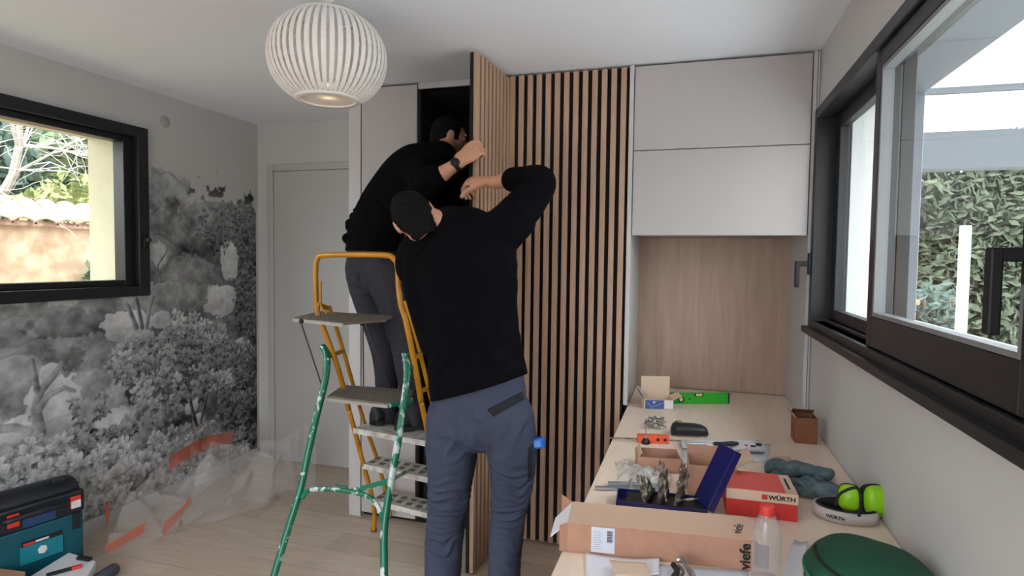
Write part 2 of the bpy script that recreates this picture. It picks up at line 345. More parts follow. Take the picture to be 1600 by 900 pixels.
    for q in [(30,520,60,22,.42),(110,505,60,22,.32),(60,560,50,24,.38),(170,560,60,26,.36),(20,585,46,26,.5),(140,600,34,24,.42),(105,560,30,20,.28),(185,500,50,18,.30)]: puff(*q,.6)
    # gaps of sky
    for q in [(205,505,34,22,.66),(247,400,14,20,.6),(250,500,14,12,.63),(355,405,10,34,.64),(345,470,20,26,.64),(88,620,40,34,.64),(20,672,30,18,.66),(178,656,26,16,.62),(375,540,16,12,.62),(80,580,18,12,.6),(300,630,12,14,.6),(312,660,9,18,.56)]: puff(*q,.8)
    # trunks
    stroke([(62,676),(56,640),(62,612),(85,585),(98,565)],7,3,.34); stroke([(60,640),(75,618),(100,606),(118,612)],4.5,2,.36); stroke([(-10,672),(20,668),(50,674)],5,4,.38); stroke([(58,610),(55,590),(50,560)],3.5,2,.36)
    stroke([(213,512),(203,486),(192,460)],3.5,2,.34); stroke([(222,512),(216,480),(210,455)],3,2,.30); stroke([(229,512),(233,485),(240,462)],3,2,.33); stroke([(250,440),(246,415),(262,390)],1.6,1,.3); stroke([(246,425),(236,405)],1.4,1,.3)
    stroke([(308,670),(300,640),(292,600)],3.5,2,.20); stroke([(312,668),(320,630),(330,590)],3,2,.2); stroke([(284,625),(276,590)],3,2,.22); stroke([(398,520),(394,440)],2.5,1.6,.30)
    stroke([(235,335),(250,322),(268,327),(280,345)],1.5,1,.32); stroke([(240,275),(262,268),(285,288),(305,325)],1.4,1,.42)
    # leafy masses
    puff(345,338,60,24,.36,.3); puff(318,350,34,34,.36,.5); puff(352,350,40,30,.32,.5); clump(345,360,40,36,.34,4,.5,.08,.05); clump(383,385,24,70,.31,4,.7,.08,.05); clump(385,470,20,60,.30,5,.8,.10,.05); clump(372,600,34,70,.30,5,.9,.12,.05); clump(345,560,34,40,.33,6,.9,.12,.05); puff(362,410,10,30,.66,.8); puff(350,462,16,18,.66,.8); clump(300,530,50,26,.36,7,1.1,.2)
    clump(225,560,50,36,.42,8,1.2,.2); clump(265,560,44,40,.36,7,1,.2); clump(140,640,34,26,.40,7,.8); clump(285,505,24,18,.48,7,1.2,.2); clump(330,520,26,26,.5,7,1.0,.22)
    clump(345,590,24,20,.50,7,.9,.22); clump(250,610,40,30,.42,8,1.1,.22); clump(340,670,40,26,.28,7,1); clump(380,690,26,34,.24,7,1); clump(240,650,50,26,.34,8,1,.2); clump(310,600,30,26,.34,7,.9)
    clump(150,690,80,24,.27,8,1.1,.2); clump(70,710,90,26,.38,9,1.1,.24); clump(240,700,60,26,.42,9,1.1,.24); clump(330,720,60,30,.40,9,1,.24)
    clump(130,740,120,34,.46,10,1.2,.26); clump(30,740,60,40,.48,10,1.2,.26); clump(210,770,70,50,.44,10,1.2,.26); clump(170,820,60,50,.42,10,1.2,.26); clump(330,770,90,40,.42,10,.9,.24)
    img_=np.clip(img,.05,.72)
    # outside every mass the paper is blank like the wall
    blank=np.clip(cov*1.4,0,1); 
    vs=[];fs=[];keep=[]
    idx=-np.ones((H,W),int); 
    ok=np.ones((H,W),bool)
    Yw=y0+xx*st; Zw=z0+yy*st
    ok&=~((Yw<2.74)&(Zw>1.33)&(Zw<2.21)); ok&=(blank>.02)|(Zw<1.3)
    n=int(ok.sum()); idx[ok]=np.arange(n)
    co=np.stack([np.full(n,XL+.0012),Yw[ok],Zw[ok]],1)
    a=idx[:-1,:-1];b=idx[:-1,1:];c=idx[1:,1:];d=idx[1:,:-1]; g=(a>=0)&(b>=0)&(c>=0)&(d>=0)
    fs=np.stack([a[g],b[g],c[g],d[g]],1)
    me=bpy.data.meshes.new('wall_mural'); me.vertices.add(n); me.vertices.foreach_set('co',co.ravel()); me.loops.add(fs.size); me.loops.foreach_set('vertex_index',fs.ravel().astype(np.int32))
    me.polygons.add(len(fs)); me.polygons.foreach_set('loop_start',np.arange(0,fs.size,4,dtype=np.int32)); me.update(calc_edges=True)
    at=me.color_attributes.new('ink','FLOAT_COLOR','POINT'); v=img_[ok]; bl=blank[ok]
    wallc=np.array(L(197,196,193)[:3]); tint=np.array([.97,.985,1.0]); lo=(v[:,None]**1.5)*1.32*tint
    col=lo*bl[:,None]+wallc*(1-bl[:,None]); at.data.foreach_set('color',np.hstack([col,np.ones((n,1))]).ravel())
    m=bpy.data.materials.new('mural_print'); m.use_nodes=True; nn=m.node_tree.nodes; b=nn['Principled BSDF']; b.inputs['Roughness'].default_value=.85; b.inputs['Specular IOR Level'].default_value=.2
    an=nn.new('ShaderNodeAttribute'); an.attribute_name='ink'; m.node_tree.links.new(an.outputs['Color'],b.inputs['Base Color'])
    o=bpy.data.objects.new('wall_mural',me); C.objects.link(o); me.materials.append(m)
    o['label']='grey toned forest mural wallpaper covering the lower left wall'; o['category']='wallpaper'
build_mural()
solo('smoke_detector',MB().lathe([(.030,0),(.034,.002),(.034,.006),(.028,.009)],24,onX(257,190,XL),(1,0,0)),mat('plastic_cream',(168,166,160),.5),'small round cream plastic cover high on the left wall beside the window','wall cover',smooth=True)
# ================================================================ OUTSIDE, LEFT
mat('soil',(150,140,110),.95,var=.3,scale=4); mat('stone_render',(140,112,88),.95,c2=(196,172,146),scale=5,bump=.9,bscale=14,ramp=(.3,.7))
mat('tile_clay',(156,116,98),.85,c2=(196,164,148),scale=14)
struct('ground_1',MB().box((-14,-4,-.5),(XL-.4,14,-.12)),'soil')
gw=thing('garden_wall','old stone garden wall with a clay tile cap outside the left window','wall',(-6,4,-.12))
part('masonry',MB().box((-6.35,-1,-.12),(-6,9,1.78)),'stone_render',gw)
def tilecap():
    t=MB(); 
    for k in range(48):
        y=-1+.2*k; rings=[]
        for (x,z) in ((-5.88,1.80),(-6.18,2.0)):
            rings.append([Vector((x+(z-1.9)*.0,y+.11*math.cos(a),z+.07*math.sin(a))) for a in np.linspace(0,math.pi,9)]+[Vector((x,y+.09*math.cos(a),z+.05*math.sin(a))) for a in np.linspace(math.pi,0,9)])
        t.loft(rings)
    t.box((-6.45,-1,1.78),(-5.94,9,1.83)); return t
tc_=part('tile_cap',tilecap(),'tile_clay',gw,True)
def leafcloud(c,r,n,s,squash=1,seed=1):
    g=np.random.default_rng(seed); m=MB(); c=Vector(c)
    for i in range(n):
        d=Vector(g.normal(size=3)).normalized(); rr=g.random()**.35; k=.75+.35*noise.noise(d*2.3+Vector((seed,0,0)))
        p=c+Vector((d.x*r[0],d.y*r[1],d.z*r[2]))*rr*k; u=Vector(g.normal(size=3)).normalized(); v=u.orthogonal().normalized(); q=s*(.6+.8*g.random())
        m.add([p-u*q,p+v*q*.45,p+u*q,p-v*q*.45],[(0,1,2,3)])
    return m
mat('leaf_dark',(48,68,66),.7,c2=(84,104,92),scale=3); mat('leaf_pale',(136,146,96),.7,c2=(170,174,112),scale=3); mat('leaf_hedge',(66,76,58),.9,c2=(88,96,76),scale=2); mat('leaf_mid',(92,110,84),.7,c2=(122,138,104),scale=2)
mat('bark_pale',(178,172,164),.9,var=.15); mat('bark_dark',(110,100,90),.9,var=.2)
def shrub(name,label,c,r,n,s,m,seed,trunk='bark_dark',cat='shrub',group=None):
    t=thing(name,label,cat,(c[0],c[1],-.12),0,group); part('foliage',leafcloud(c,r,n,s,seed=seed),m,t)
    st=MB()
    for k in range(5): a=k*1.3; st.tube([(c[0]+.05*math.cos(a),c[1]+.05*math.sin(a),-.12),(c[0]+r[0]*.3*math.cos(a),c[1]+r[1]*.3*math.sin(a),c[2]-.2*r[2]),(c[0]+r[0]*.6*math.cos(a),c[1]+r[1]*.6*math.sin(a),c[2]+.5*r[2])],[.05,.035,.01],6)
    part('stem',st,trunk,t); return t
shrub('evergreen_shrub','dark evergreen shrub behind the tiled garden wall',(-8.2,4.4,2.3),(1.3,1.5,1.9),5200,.07,'leaf_dark',3)
shrub('evergreen_shrub','tall dense green shrub furthest behind the tiled garden wall',(-10.2,6.0,4.2),(1.6,7.5,4.4),30000,.15,'leaf_mid',4)  # enlarged well past the view to block sky light from the left
shrub('yellow_shrub','low yellow green shrub just above the tiled garden wall',(-7.0,5.3,1.9),(.5,.8,.62),1500,.06,'leaf_pale',5)
shrub('ivy_plant','green climbing plant on the face of the stone garden wall',(-5.88,4.65,1.0),(.10,.20,.55),700,.04,'leaf_mid',6,cat='plant')
def branch(m,p,d,l,r,g,k):
    pts=[p]; 
    for i in range(4):
        d=(d+Vector(g.normal(size=3))*.22).normalized(); pts.append(pts[-1]+d*l/4)
    m.tube(pts,[r*(1-.15*i) for i in range(5)],5)
    if k:
        for j in range(4): branch(m,pts[1+j%4],(d+Vector(g.normal(size=3))*.9).normalized(),l*.68,r*.5,g,k-1)
t=thing('bare_tree','bare pale tree with tangled branches beyond the stone wall','tree',(-7.2,4.6,-.12))
m=MB(); g=np.random.default_rng(11); branch(m,Vector((-7.2,4.6,-.12)),Vector((0,0,1)),2.0,.07,g,0); 
for s_ in range(4): branch(m,Vector((-7.2,4.6,1.75+.1*s_)),Vector((.5,math.cos(s_*1.6),.7)),1.5,.035,g,3)
part('trunk',m,'bark_pale',t)
# ================================================================ OUTSIDE, RIGHT
mat('terrace_stone',(206,206,204),.85,var=.1,scale=5); mat('post_white',(206,210,190),.6); mat('steel_grey',(84,88,94),.5); mat('house_grey',(178,180,184),.85)
struct('ground_2',MB().box((XR+.42,-4,-.3),(14,14,-.12)),'terrace_stone')
pg=thing('pergola','terrace pergola with white translucent roof panels on a grey beam outside the right window','pergola',(2.5,5,-.12))
film('panel_white',(250,252,252),.9,.3,.75)
for i,(a,b) in enumerate(((1.35,2.6),(2.62,3.78),(3.80,4.95))): part('roof_panel',MB().box((1.0,a,2.47),(4.6,b,2.485)),'panel_white',pg)
part('beam',MB().box((.97,4.96,2.20),(4.7,5.1,2.465)),'steel_grey',pg,bev=.004)
for y in (2.61,3.79): part('crossbar',MB().box((.97,y-.02,2.44),(4.6,y+.02,2.49)),'steel_grey',pg)
part('post',MB().box((4.5,4.98,-.12),(4.62,5.08,2.20)),'steel_grey',pg)
shrub('garden_hedge','leafy green hedge at the end of the terrace',(3.8,9.0,1.55),(2.8,.9,2.15),36000,.075,'leaf_hedge',8,cat='hedge')
shrub('potted_shrub','small shrub in front of the terrace hedge',(2.35,7.0,.95),(.3,.3,.5),700,.05,'leaf_dark',9)
t=thing('garden_post','tall white post standing on the terrace','post',(2.3,6.0,-.12)); part('shaft',MB().box((2.19,5.98,-.1),(2.26,6.05,1.86)),'post_white',t,bev=.006); part('foot_plate',MB().box((2.14,5.92,-.12),(2.31,6.12,-.1)),'post_white',t)
t=thing('garden_storage_box','terracotta coloured garden storage box beside the hedge','storage box',(1.75,6.6,-.12)); part('body',MB().box((1.45,6.4,-.12),(2.0,6.8,1.15)),mat('terracotta',(176,128,98),.9,var=.15),t,bev=.01); part('lid',MB().box((1.42,6.37,1.15),(2.03,6.83,1.2)),'terracotta',t,bev=.01)
def gchair(x,y,rz,label):
    t=thing('garden_chair',label,'chair',(x,y,-.12),rz,'white garden chairs on the terrace'); M=Matrix
    def p(n,mb): part(n,mb,'post_white',t,bev=.005,local=True)
    p('seat',MB().box((-.23,-.23,.43),(.23,.23,.46)))
    for a in (-.2,.2):
        for b in (-.2,.2): p('leg',MB().box((a-.018,b-.018,0),(a+.018,b+.018,.43)))
    bk=MB().box((-.22,.2,.46),(-.18,.235,.95)).box((.18,.2,.46),(.22,.235,.95)).box((-.18,.205,.88),(.18,.23,.95))
    for k in range(5): bk.box((-.15+.065*k,.21,.46),(-.11+.065*k,.225,.88))
    p('backrest',bk)
t=thing('garden_table','white garden table on the terrace','table',(2.0,4.6,-.12)); part('tabletop',MB().box((1.5,4.25,.62),(2.6,5.0,.66)),'post_white',t,bev=.006)
for a in (1.56,2.54):
    for b in (4.3,4.95): part('leg',MB().box((a-.025,b-.025,-.12),(a+.025,b+.025,.62)),'post_white',t)
gchair(1.85,4.0,3.14,'white garden chair nearest the window at the terrace table'); gchair(2.2,5.35,0,'white garden chair on the far side of the terrace table')
# ================================================================ BUILT-IN FURNITURE
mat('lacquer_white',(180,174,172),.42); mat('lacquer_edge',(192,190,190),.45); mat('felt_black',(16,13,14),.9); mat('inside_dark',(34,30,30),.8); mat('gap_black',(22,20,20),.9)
# wardrobe on the left
wd=thing('built_in_wardrobe','white built-in wardrobe with a closed white door and a dark open bay','wardrobe',(-1.44,YF,0))
part('side_panel',MB().box((-1.912,YF-.02,0),(-1.835,YD-.004,ZC-.004)),'lacquer_edge',wd,bev=.002)
part('door',MB().box((-1.828,YF-.02,.03),(-1.482,YF-.001,2.485)),'lacquer_white',wd,bev=.002)
part('plinth',MB().box((-1.835,YF+.02,0),(-.97,YF+.04,.028)),'felt_black',wd)
part('top_rail',MB().box((-1.479,YF-.012,2.462),(-.972,YF+.03,ZC-.004)),'lacquer_edge',wd)
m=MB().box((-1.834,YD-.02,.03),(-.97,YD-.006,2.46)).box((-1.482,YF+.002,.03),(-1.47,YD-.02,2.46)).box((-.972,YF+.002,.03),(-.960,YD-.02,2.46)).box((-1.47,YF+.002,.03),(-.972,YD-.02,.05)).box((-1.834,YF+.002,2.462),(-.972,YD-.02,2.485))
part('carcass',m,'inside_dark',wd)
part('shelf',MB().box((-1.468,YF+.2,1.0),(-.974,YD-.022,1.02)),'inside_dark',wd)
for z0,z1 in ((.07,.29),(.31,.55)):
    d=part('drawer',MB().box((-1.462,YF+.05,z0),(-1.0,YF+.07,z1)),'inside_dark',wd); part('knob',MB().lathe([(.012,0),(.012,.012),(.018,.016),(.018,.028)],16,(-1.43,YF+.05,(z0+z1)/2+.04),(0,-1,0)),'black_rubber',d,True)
# slatted panels
def slats(name,label,n,pitch,wd_,z0,z1,length):
    t=thing(name,label,'slatted panel'); 
    part('backing_panel',MB().box((0,.0,z0),(length,.016,z1)),'felt_black',t,local=True)
    for k in range(n):
        x=.004+pitch*k; part('slat',MB().box((x,-.021,z0+.001),(x+wd_,-.0005,z1-.001)),'slat_oak',t,bev=.0012,local=True)
    return t
a=slats('slatted_panel','fixed oak slatted panel on black backing between the open leaf and the white cabinet',13,.0485,.027,.012,2.488,.62)
a.location=(-.948,YF,0)
b=slats('slatted_door','oak slatted door leaf standing open, held at its edge by both men',9,.0485,.030,.012,2.478,.424)
# leaf runs from its free edge near the room towards the hinge; its slatted face looks to the right
pA=Vector((-.992,2.640,0)); pB=Vector((-.965,3.055,0)); d=(pB-pA).normalized(); b.location=pA; b.rotation_euler=(0,0,math.atan2(d.y,d.x))
# cabinet over the niche
cb=thing('wall_cabinet','white wall cabinet with two flap doors above an oak lined niche','cabinet',(.12,YF,.785))
part('side_panel',MB().box((-.320,YF-.018,.787),(-.298,YF+.55,ZC-.004)),'lacquer_edge',cb,bev=.001)
part('side_panel',MB().box((.513,YF-.018,.787),(.529,YF+.55,ZC-.004)),'lacquer_edge',cb,bev=.001)
part('back_panel',MB().box((-.298,YF+.515,.787),(.513,YF+.53,1.66)),'niche_oak',cb)
part('body',MB().box((-.297,YF+.003,1.662),(.512,YF+.514,ZC-.02)),'lacquer_white',cb)
part('flap_door',MB().box((-.293,YF-.018,2.075),(.508,YF-.0,2.487)),'lacquer_white',cb,bev=.0015)
part('flap_door',MB().box((-.293,YF-.018,1.652),(.508,YF-.0,2.070)),'lacquer_white',cb,bev=.0015)
part('filler_strip',MB().box((.532,YF-.010,.787),(.5405,YF+.01,ZC-.004)),'lacquer_edge',cb)
part('shadow_gap',MB().box((.529,YF+.01,.787),(.5425,YF+.02,ZC-.004)),'gap_black',cb)
# base cabinet and desk
dk=thing('desk','long pale oak desk top running along the right wall under the window','desk',(.12,2,.0))
part('desktop',MB().box((-.297,.86,.757),(.541,YF+.512,.785)),'desk_oak',dk,bev=.0015)
part('side_panel',MB().box((-.29,.90,.001),(.535,.925,.757)),'desk_oak',dk)
part('back_panel',MB().box((-.318,YF+.05,.001),(.535,YF+.07,.757)),'felt_black',dk)
ZD=.785
# ---------------------------------------------------------------- pendant lamp
mat('lamp_white',(232,228,222),.55); mat('lamp_rib',(226,222,218),.6,emit=(255,240,225),es=.03)
Lc=Vector((-1.33,1.99,2.268))
lp=thing('pendant_lamp','round white pendant lamp of curved vertical ribs hanging from the ceiling','lamp',Lc-Vector((0,0,.18)))
def rib_r(t): # t -1..1 (bottom..top) returns r,z
    a=t*1.13; return .217*(abs(math.cos(a))**.75), .152*math.sin(a)/math.sin(1.13)
for k in range(48):
    an=2*math.pi*k/48; u=Vector((math.cos(an),math.sin(an),0)); v=Vector((-u.y,u.x,0)); rings=[]
    for i in range(15):
        r,z=rib_r(-1+2*i/14); r2,z2=rib_r(min(1,-1+2*i/14+.02)); r1,z1=rib_r(max(-1,-1+2*i/14-.02)); tn=(u*(r2-r1)+Vector((0,0,z2-z1))).normalized(); nn=tn.cross(v).normalized(); w_=.0085*min(1,.35+r/.217*.65)
        p=Lc+u*r+Vector((0,0,z)); rings.append([p-v*w_-nn*.0012,p+v*w_-nn*.0012,p+v*w_+nn*.0012,p-v*w_+nn*.0012])
    part('rib',MB().loft(rings),'lamp_rib',lp)
r0,z0_=rib_r(-1); r1,z1_=rib_r(1)
def ring(r,w_,z,h): return MB().lathe([(r-w_,z),(r+.002,z),(r+.002,z+h),(r-w_,z+h),(r-w_,z)],40,Lc,cap=False)
part('lower_ring',ring(r0+.004,.018,z0_-.004,.008),'lamp_white',lp,True); part('upper_ring',ring(r1+.004,.018,z1_-.004,.008),'lamp_white',lp,True)
part('bottom_diffuser',MB().lathe([(r0-.016,z0_),(r0-.015,z0_+.003),(.02,z0_+.006),(.0,z0_+.006)],36,Lc,cap=False),film('lamp_film',(240,226,212),.75,.3,.6),lp,True)
part('diffuser',MB().lathe([(.066,-.10),(.07,-.095),(.07,.10),(.066,.105)],32,Lc),'lamp_white',lp,True)
part('cord',MB().tube([Lc+Vector((0,0,.10)),(Lc.x,Lc.y,ZC-.03)],.004,8),'lamp_white',lp); part('ceiling_rose',MB().lathe([(.008,-.03),(.022,-.02),(.024,-.001)],24,(Lc.x,Lc.y,ZC)),'lamp_white',lp,True)
sp=MB()
for k in range(3): an=k*2.094; sp.tube([Lc+Vector((.06*math.cos(an),.06*math.sin(an),.10)),Lc+Vector(((r1)*math.cos(an),r1*math.sin(an),z1_))],.003,6)
part('spider',sp,'lamp_white',lp)
bl=bpy.data.lights.new('lamp_glow','POINT'); bl.energy=.12; bl.color=(1,.80,.62); bl.shadow_soft_size=.03; bo=bpy.data.objects.new('lamp_glow',bl); C.objects.link(bo); bo.location=Lc+Vector((0,0,-.14))
# ================================================================ LADDER
mat('paint_green_worn',(10,108,80),.4,coat=.2,c2=(196,206,204),scale=17,ramp=(.50,.54),stretch=(1,1,.6))
mat('paint_yellow',(200,138,26),.38,coat=.2,c2=(180,120,16),scale=6)
mat('paint_green',(10,112,84),.35,coat=.25,c2=(186,204,194),scale=26,ramp=(.60,.64))
mat('tread_brown',(112,102,92),.8,var=.2,scale=30,bump=.5,bscale=400); mat('tread_edge',(168,164,156),.5,metal=.4); mat('tread_white',(204,200,192),.6,c2=(150,144,136),scale=22,ramp=(.45,.7))
mat('rod_steel',(120,118,114),.35,metal=.8)
ld=thing('step_ladder','old step ladder with yellow tubular rails, green prop legs and paint splashes','step ladder',(-1.6,2.6,0))
nA=(.17,1,.34); dA=2.931-.17*1.673
def A(x,y,o=0): return onP(x,y,nA,dA+o)
nG=(.17,1,-.38); dG=2.16-.17*1.75
def G(x,y,o=0): return onP(x,y,nG,dG+o)
def up_(x,y): return onP(x,y,(.17,1,0),A(495,492).dot(Vector((.17,1,0))))
def sm(pts,n=5):
    P=[Vector(p) for p in pts]; out=[]
    for i in range(len(P)-1):
        p0=P[max(i-1,0)];p1=P[i];p2=P[i+1];p3=P[min(i+2,len(P)-1)]
        for k in range(n):
            t=k/n; out.append(.5*((2*p1)+(p2-p0)*t+(2*p0-5*p1+4*p2-p3)*t*t+(3*p1-p0-3*p2+p3)*t**3))
    return out+[P[-1]]
hp=[A(545,640),A(528,575),A(508,520),A(498,495),up_(494,470),up_(493,420),up_(496,405),up_(505,399),up_(560,398),up_(603,399),up_(614,403),up_(621,414),up_(623,450),up_(627,478),A(634,500),A(648,570),A(658,628)]
part('handrail',MB().tube(sm(hp,4),.0135,12),'paint_yellow',ld,True)
f=MB().tube(sm([A(545,640),A(556,680),A(569,730),A(581,775),A(585,800),onZ(584,828,.012)]),.0125,12); part('rail',f,'paint_yellow',ld,True)
part('rail',MB().tube(sm([A(658,628),A(668,675),A(680,735),A(690,780),A(694,835)]),.0125,12),'paint_yellow',ld,True)
bo_=.11
part('rail',MB().tube(sm([A(514,478,bo_),A(524,508,bo_),A(540,560,bo_),A(560,630,bo_),A(572,668,bo_),A(590,720,bo_),A(603,770,bo_),A(610,806,bo_)]),.0105,10),'paint_yellow',ld,True)
part('rail',MB().tube(sm([A(633,470,bo_),A(643,500,bo_),A(657,555,bo_),A(668,600,bo_),A(682,660,bo_),A(692,720,bo_)]),.0105,10),'paint_yellow',ld,True)
part('foot_cap',MB().tube([onZ(584,830,0),onZ(584,824,.02)],.016,12),'black_rubber',ld)
for a_,b_ in ((A(520,554),A(537,548,bo_)),(A(645,560),A(659,554,bo_)),(A(655,612),A(670,606,bo_)),(A(497,476),A(514,482,bo_))): part('spacer',MB().obox(a_,b_,.012,.02),'paint_yellow',ld)
part('hook_tube',MB().tube(sm([up_(501,440),up_(501,470),A(504,483),A(512,490)]),.006,8),'paint_yellow',ld,True)
# prop legs
def ext(pts,fn):
    a,b=pts[-2],pts[-1]; d=(b-a); return pts+[b+d*((.012-b.z)/d.z)]
gl=ext([G(504,541),G(511,556),G(509,590),G(496,645),G(482,705),G(470,762),G(449,830),G(430,893)],0)
gr=ext([G(633,552),G(636,575),G(634,610),G(622,690),G(612,745),G(604,795),G(600,835),G(600,890)],0)
part('prop_leg',MB().tube(sm(gl),.0165,12),'paint_green',ld,True); part('prop_leg',MB().tube(sm(gr),.0165,12),'paint_green_worn',ld,True)
for q in (gl[-1],gr[-1]): part('foot_cap',MB().tube([(q.x,q.y,0),(q.x,q.y,.03)],.021,12),'black_rubber',ld)
part('arch_brace',MB().tube(sm([G(472,778),G(480,768),G(493,764),G(525,765),G(557,770),G(576,776),G(590,790),G(598,812),G(600,840)]),.011,10),'paint_green_worn',ld,True)
part('spreader',MB().obox(G(548,768),G(606,752),.004,.022).obox(G(606,752),A(634,738,.02),.004,.02),'paint_green',ld)
part('catch',MB().tube([G(522,770),G(524,758),G(541,760),G(542,770)],.004,6),'paint_green',ld)
for a_,b_ in ((G(509,560),A(516,556)),(G(636,575),A(646,572))): part('pivot',MB().tube([a_,b_],.012,10),'paint_green',ld)
# treads and platforms
def slab(name,px,z,t,m,edge=None):
    P=[onZ(x,y,z) for x,y in px]; mb=MB().prism([(p.x,p.y) for p in P],z-t,z); o=part(name,mb,m,ld,bev=.002)
    if edge: part('front_edge',MB().obox(P[0]-Vector((0,0,t)),P[1]-Vector((0,0,t)),.006,.014),'tread_edge',o)
    return o
slab('tray',[(458,496),(536,504),(603,499),(615,493),(500,486)],1.238,.012,'tread_brown',1)
slab('platform',[(511,619),(606,630),(641,622),(647,609),(536,601)],.862,.016,'tread_brown',1)
part('kick_bracket',MB().obox(onZ(606,634,.85),onZ(645,625,.85),.01,.02),'paint_green',ld)
def tread(z,xl,xr,y_off,m):
    a=A(*xl);b=A(*xr); n=Vector((-.17,-1,0)).normalized(); a.z=b.z=z; f1=-n*.135
    P=[a+n*.01,b+n*.01,b+f1,a+f1]; o=part('tread',MB().prism([(p.x,p.y) for p in P],z-.012,z),m,ld,bev=.002)
    part('front_edge',MB().obox(a+n*.012-Vector((0,0,.012)),b+n*.012-Vector((0,0,.012)),.006,.028),'tread_white',o)
    if m=='tread_white':
        if z<.6:
            for k in range(7):
                p=a.lerp(b,(k+.5)/7.)
                for u_ in (.02,.075): part('grip_pad',MB().box((-.016,u_,0),(.016,u_+.035,.002),Matrix.Translation(p)),'tread_brown',o)
tread(.64,(555,672),(668,688),0,'tread_white'); tread(.43,(569,730),(680,748),0,'tread_white'); tread(.215,(582,778),(690,800),0,'tread_white')
for a_,b_ in (((470,503),(506,612)),((567,503),(568,602)),((571,505),(609,608))):
    part('stay_rod',MB().tube([onZ(*a_,1.225),onZ(*b_,.86)],.0035,6),'rod_steel',ld)
part('knob',MB().ball(onZ(471,502,1.225),.012),'black_rubber',ld,True); part('knob',MB().ball(onZ(565,505,1.225),.011),'black_rubber',ld,True)
# ================================================================ PEOPLE
mat('skin',(206,152,122),.55,var=.08,scale=12,bump=.15,bscale=120); mat('hair_dark',(9,8,8),.8,spec=.2,var=.4,scale=90,bump=1,bscale=500)
mat('shirt_black',(7,7,11),.95,spec=.1); mat('sweater_black',(7,7,9),.95,spec=.1)
mat('work_trousers',(62,67,85),.9,var=.08,scale=6,bump=.4,bscale=700,spec=.2); mat('work_trousers_grey',(56,55,62),.9,var=.08,scale=6,bump=.4,bscale=700,spec=.2)
mat('patch_black',(18,19,24),.85,bump=.4,bscale=500); mat('shoe_black',(20,20,22),.55); mat('sole_dark',(40,38,38),.8)
def hand(mb,wrist,d,n,s=1.0,curl=(.5,.7,.5),thumb=1,spread=.10,thumb_open=.7):
    # d: direction of the palm, n: direction the palm faces, thumb=+1: thumb on side d x n
    d=Vector(d).normalized(); n=Vector(n); n=(n-d*n.dot(d)).normalized(); sd=d.cross(n)*thumb; w_=Vector(wrist)
    mb.limb([(w_-d*.02*s,.027*s,.020*s),(w_+d*.02*s,.032*s,.019*s),(w_+d*.055*s,.041*s,.017*s),(w_+d*.088*s,.041*s,.014*s)],n,16)
    tips=[]
    for k,(off,ln,r) in enumerate(((.031,.070,.0092),(.011,.078,.0095),(-.010,.073,.009),(-.030,.058,.008))):
        b=w_+d*.085*s+sd*off*s; dd=(d+sd*off*spread*10*.3).normalized(); ang=0; pts=[(b-dd*.03*s,r*s*1.05)]; pts.append((b,r*s*1.05))
        for j,fr in enumerate((.46,.30,.24)):
            ang+=curl[j]*(1+.08*k); q=dd*math.cos(ang)+n*math.sin(ang); b=b+q*ln*fr*s; pts.append((b,r*s*(1-.1*(j+1))))
        mb.limb(pts,sd,12,4); tips.append(b)
    b=w_+d*.018*s+sd*.022*s; td=(d*.75+sd*thumb_open+n*.25).normalized(); p1=b+td*.042*s; t2=(td+d*.35+n*.25).normalized(); p2=p1+t2*.032*s; p3=p2+(t2+n*.35).normalized()*.025*s
    mb.limb([(b-td*.01*s,.014*s),(b+td*.01*s,.0145*s),(p1,.0115*s),(p2,.0105*s),(p3,.009*s)],n,12,4)
    return tips
def head(mb,c,f,u,s=1.0,ears=True):
    f=Vector(f).normalized(); u=Vector(u); u=(u-f*u.dot(f)).normalized(); r=f.cross(u); c=Vector(c)
    ax=(r,f,u)
    mb.ball(c,(.076*s,.096*s,.100*s),ax,24,16); mb.ball(c+f*.02-u*.055,(.062*s,.072*s,.068*s),ax,20,12)
    mb.ball(c+f*.055-u*.085,(.040*s,.035*s,.028*s),ax)
    mb.limb([(c+f*.088+u*.012,.008,.008),(c+f*.104-u*.018,.012,.012),(c+f*.098-u*.030,.015,.010)],r,10,3)
    mb.ball(c+f*.085-u*.052,(.024,.012,.006),ax,12,8); mb.ball(c+f*.083-u*.063,(.022,.012,.006),ax,12,8); mb.ball(c+f*.084+u*.030,(.048,.012,.008),ax,12,8)
    for q in (-1,1):
        mb.ball(c+r*q*.078-u*.008-f*.004,(.011,.022,.033),(( r*.9+f*-.35*q).normalized(),f,u),12,8); mb.ball(c+r*q*.030+f*.080+u*.005,(.012,.012,.008),ax,10,6)
    return ax
def folds(me,bands,seed=0,base=.0015,sc=7):
    def fn(co,n):
        h=base*noise.noise(co*sc+Vector((seed,0,0)))*2
        for (c,rad,amp,fr,ax) in bands:
            d=(co-c).length/rad
            if d<1:
                w_=(1-d*d)**2; p=co-c; s=p.dot(ax)*fr*.8+4.5*noise.noise(co*6+Vector((seed,3,1)))+2.4*noise.noise(co*15)
                h+=amp*w_*(1-abs(math.sin(s))*1.7)*(1.0+1.1*noise.noise(co*8+Vector((seed,9,4))))
        return h
    displace(me,fn)
def cloth(name,mb,m,parent,voxel,bands,seed,base=.0015,sm_=8,sc=7):
    me=remesh(mb,voxel,sm_); folds(me,bands,seed,base,sc); 
    return link(name,me,m,parent,True,True)
def V(x,y,Y): return onY(x,y,Y)
Z=Vector((0,0,1))
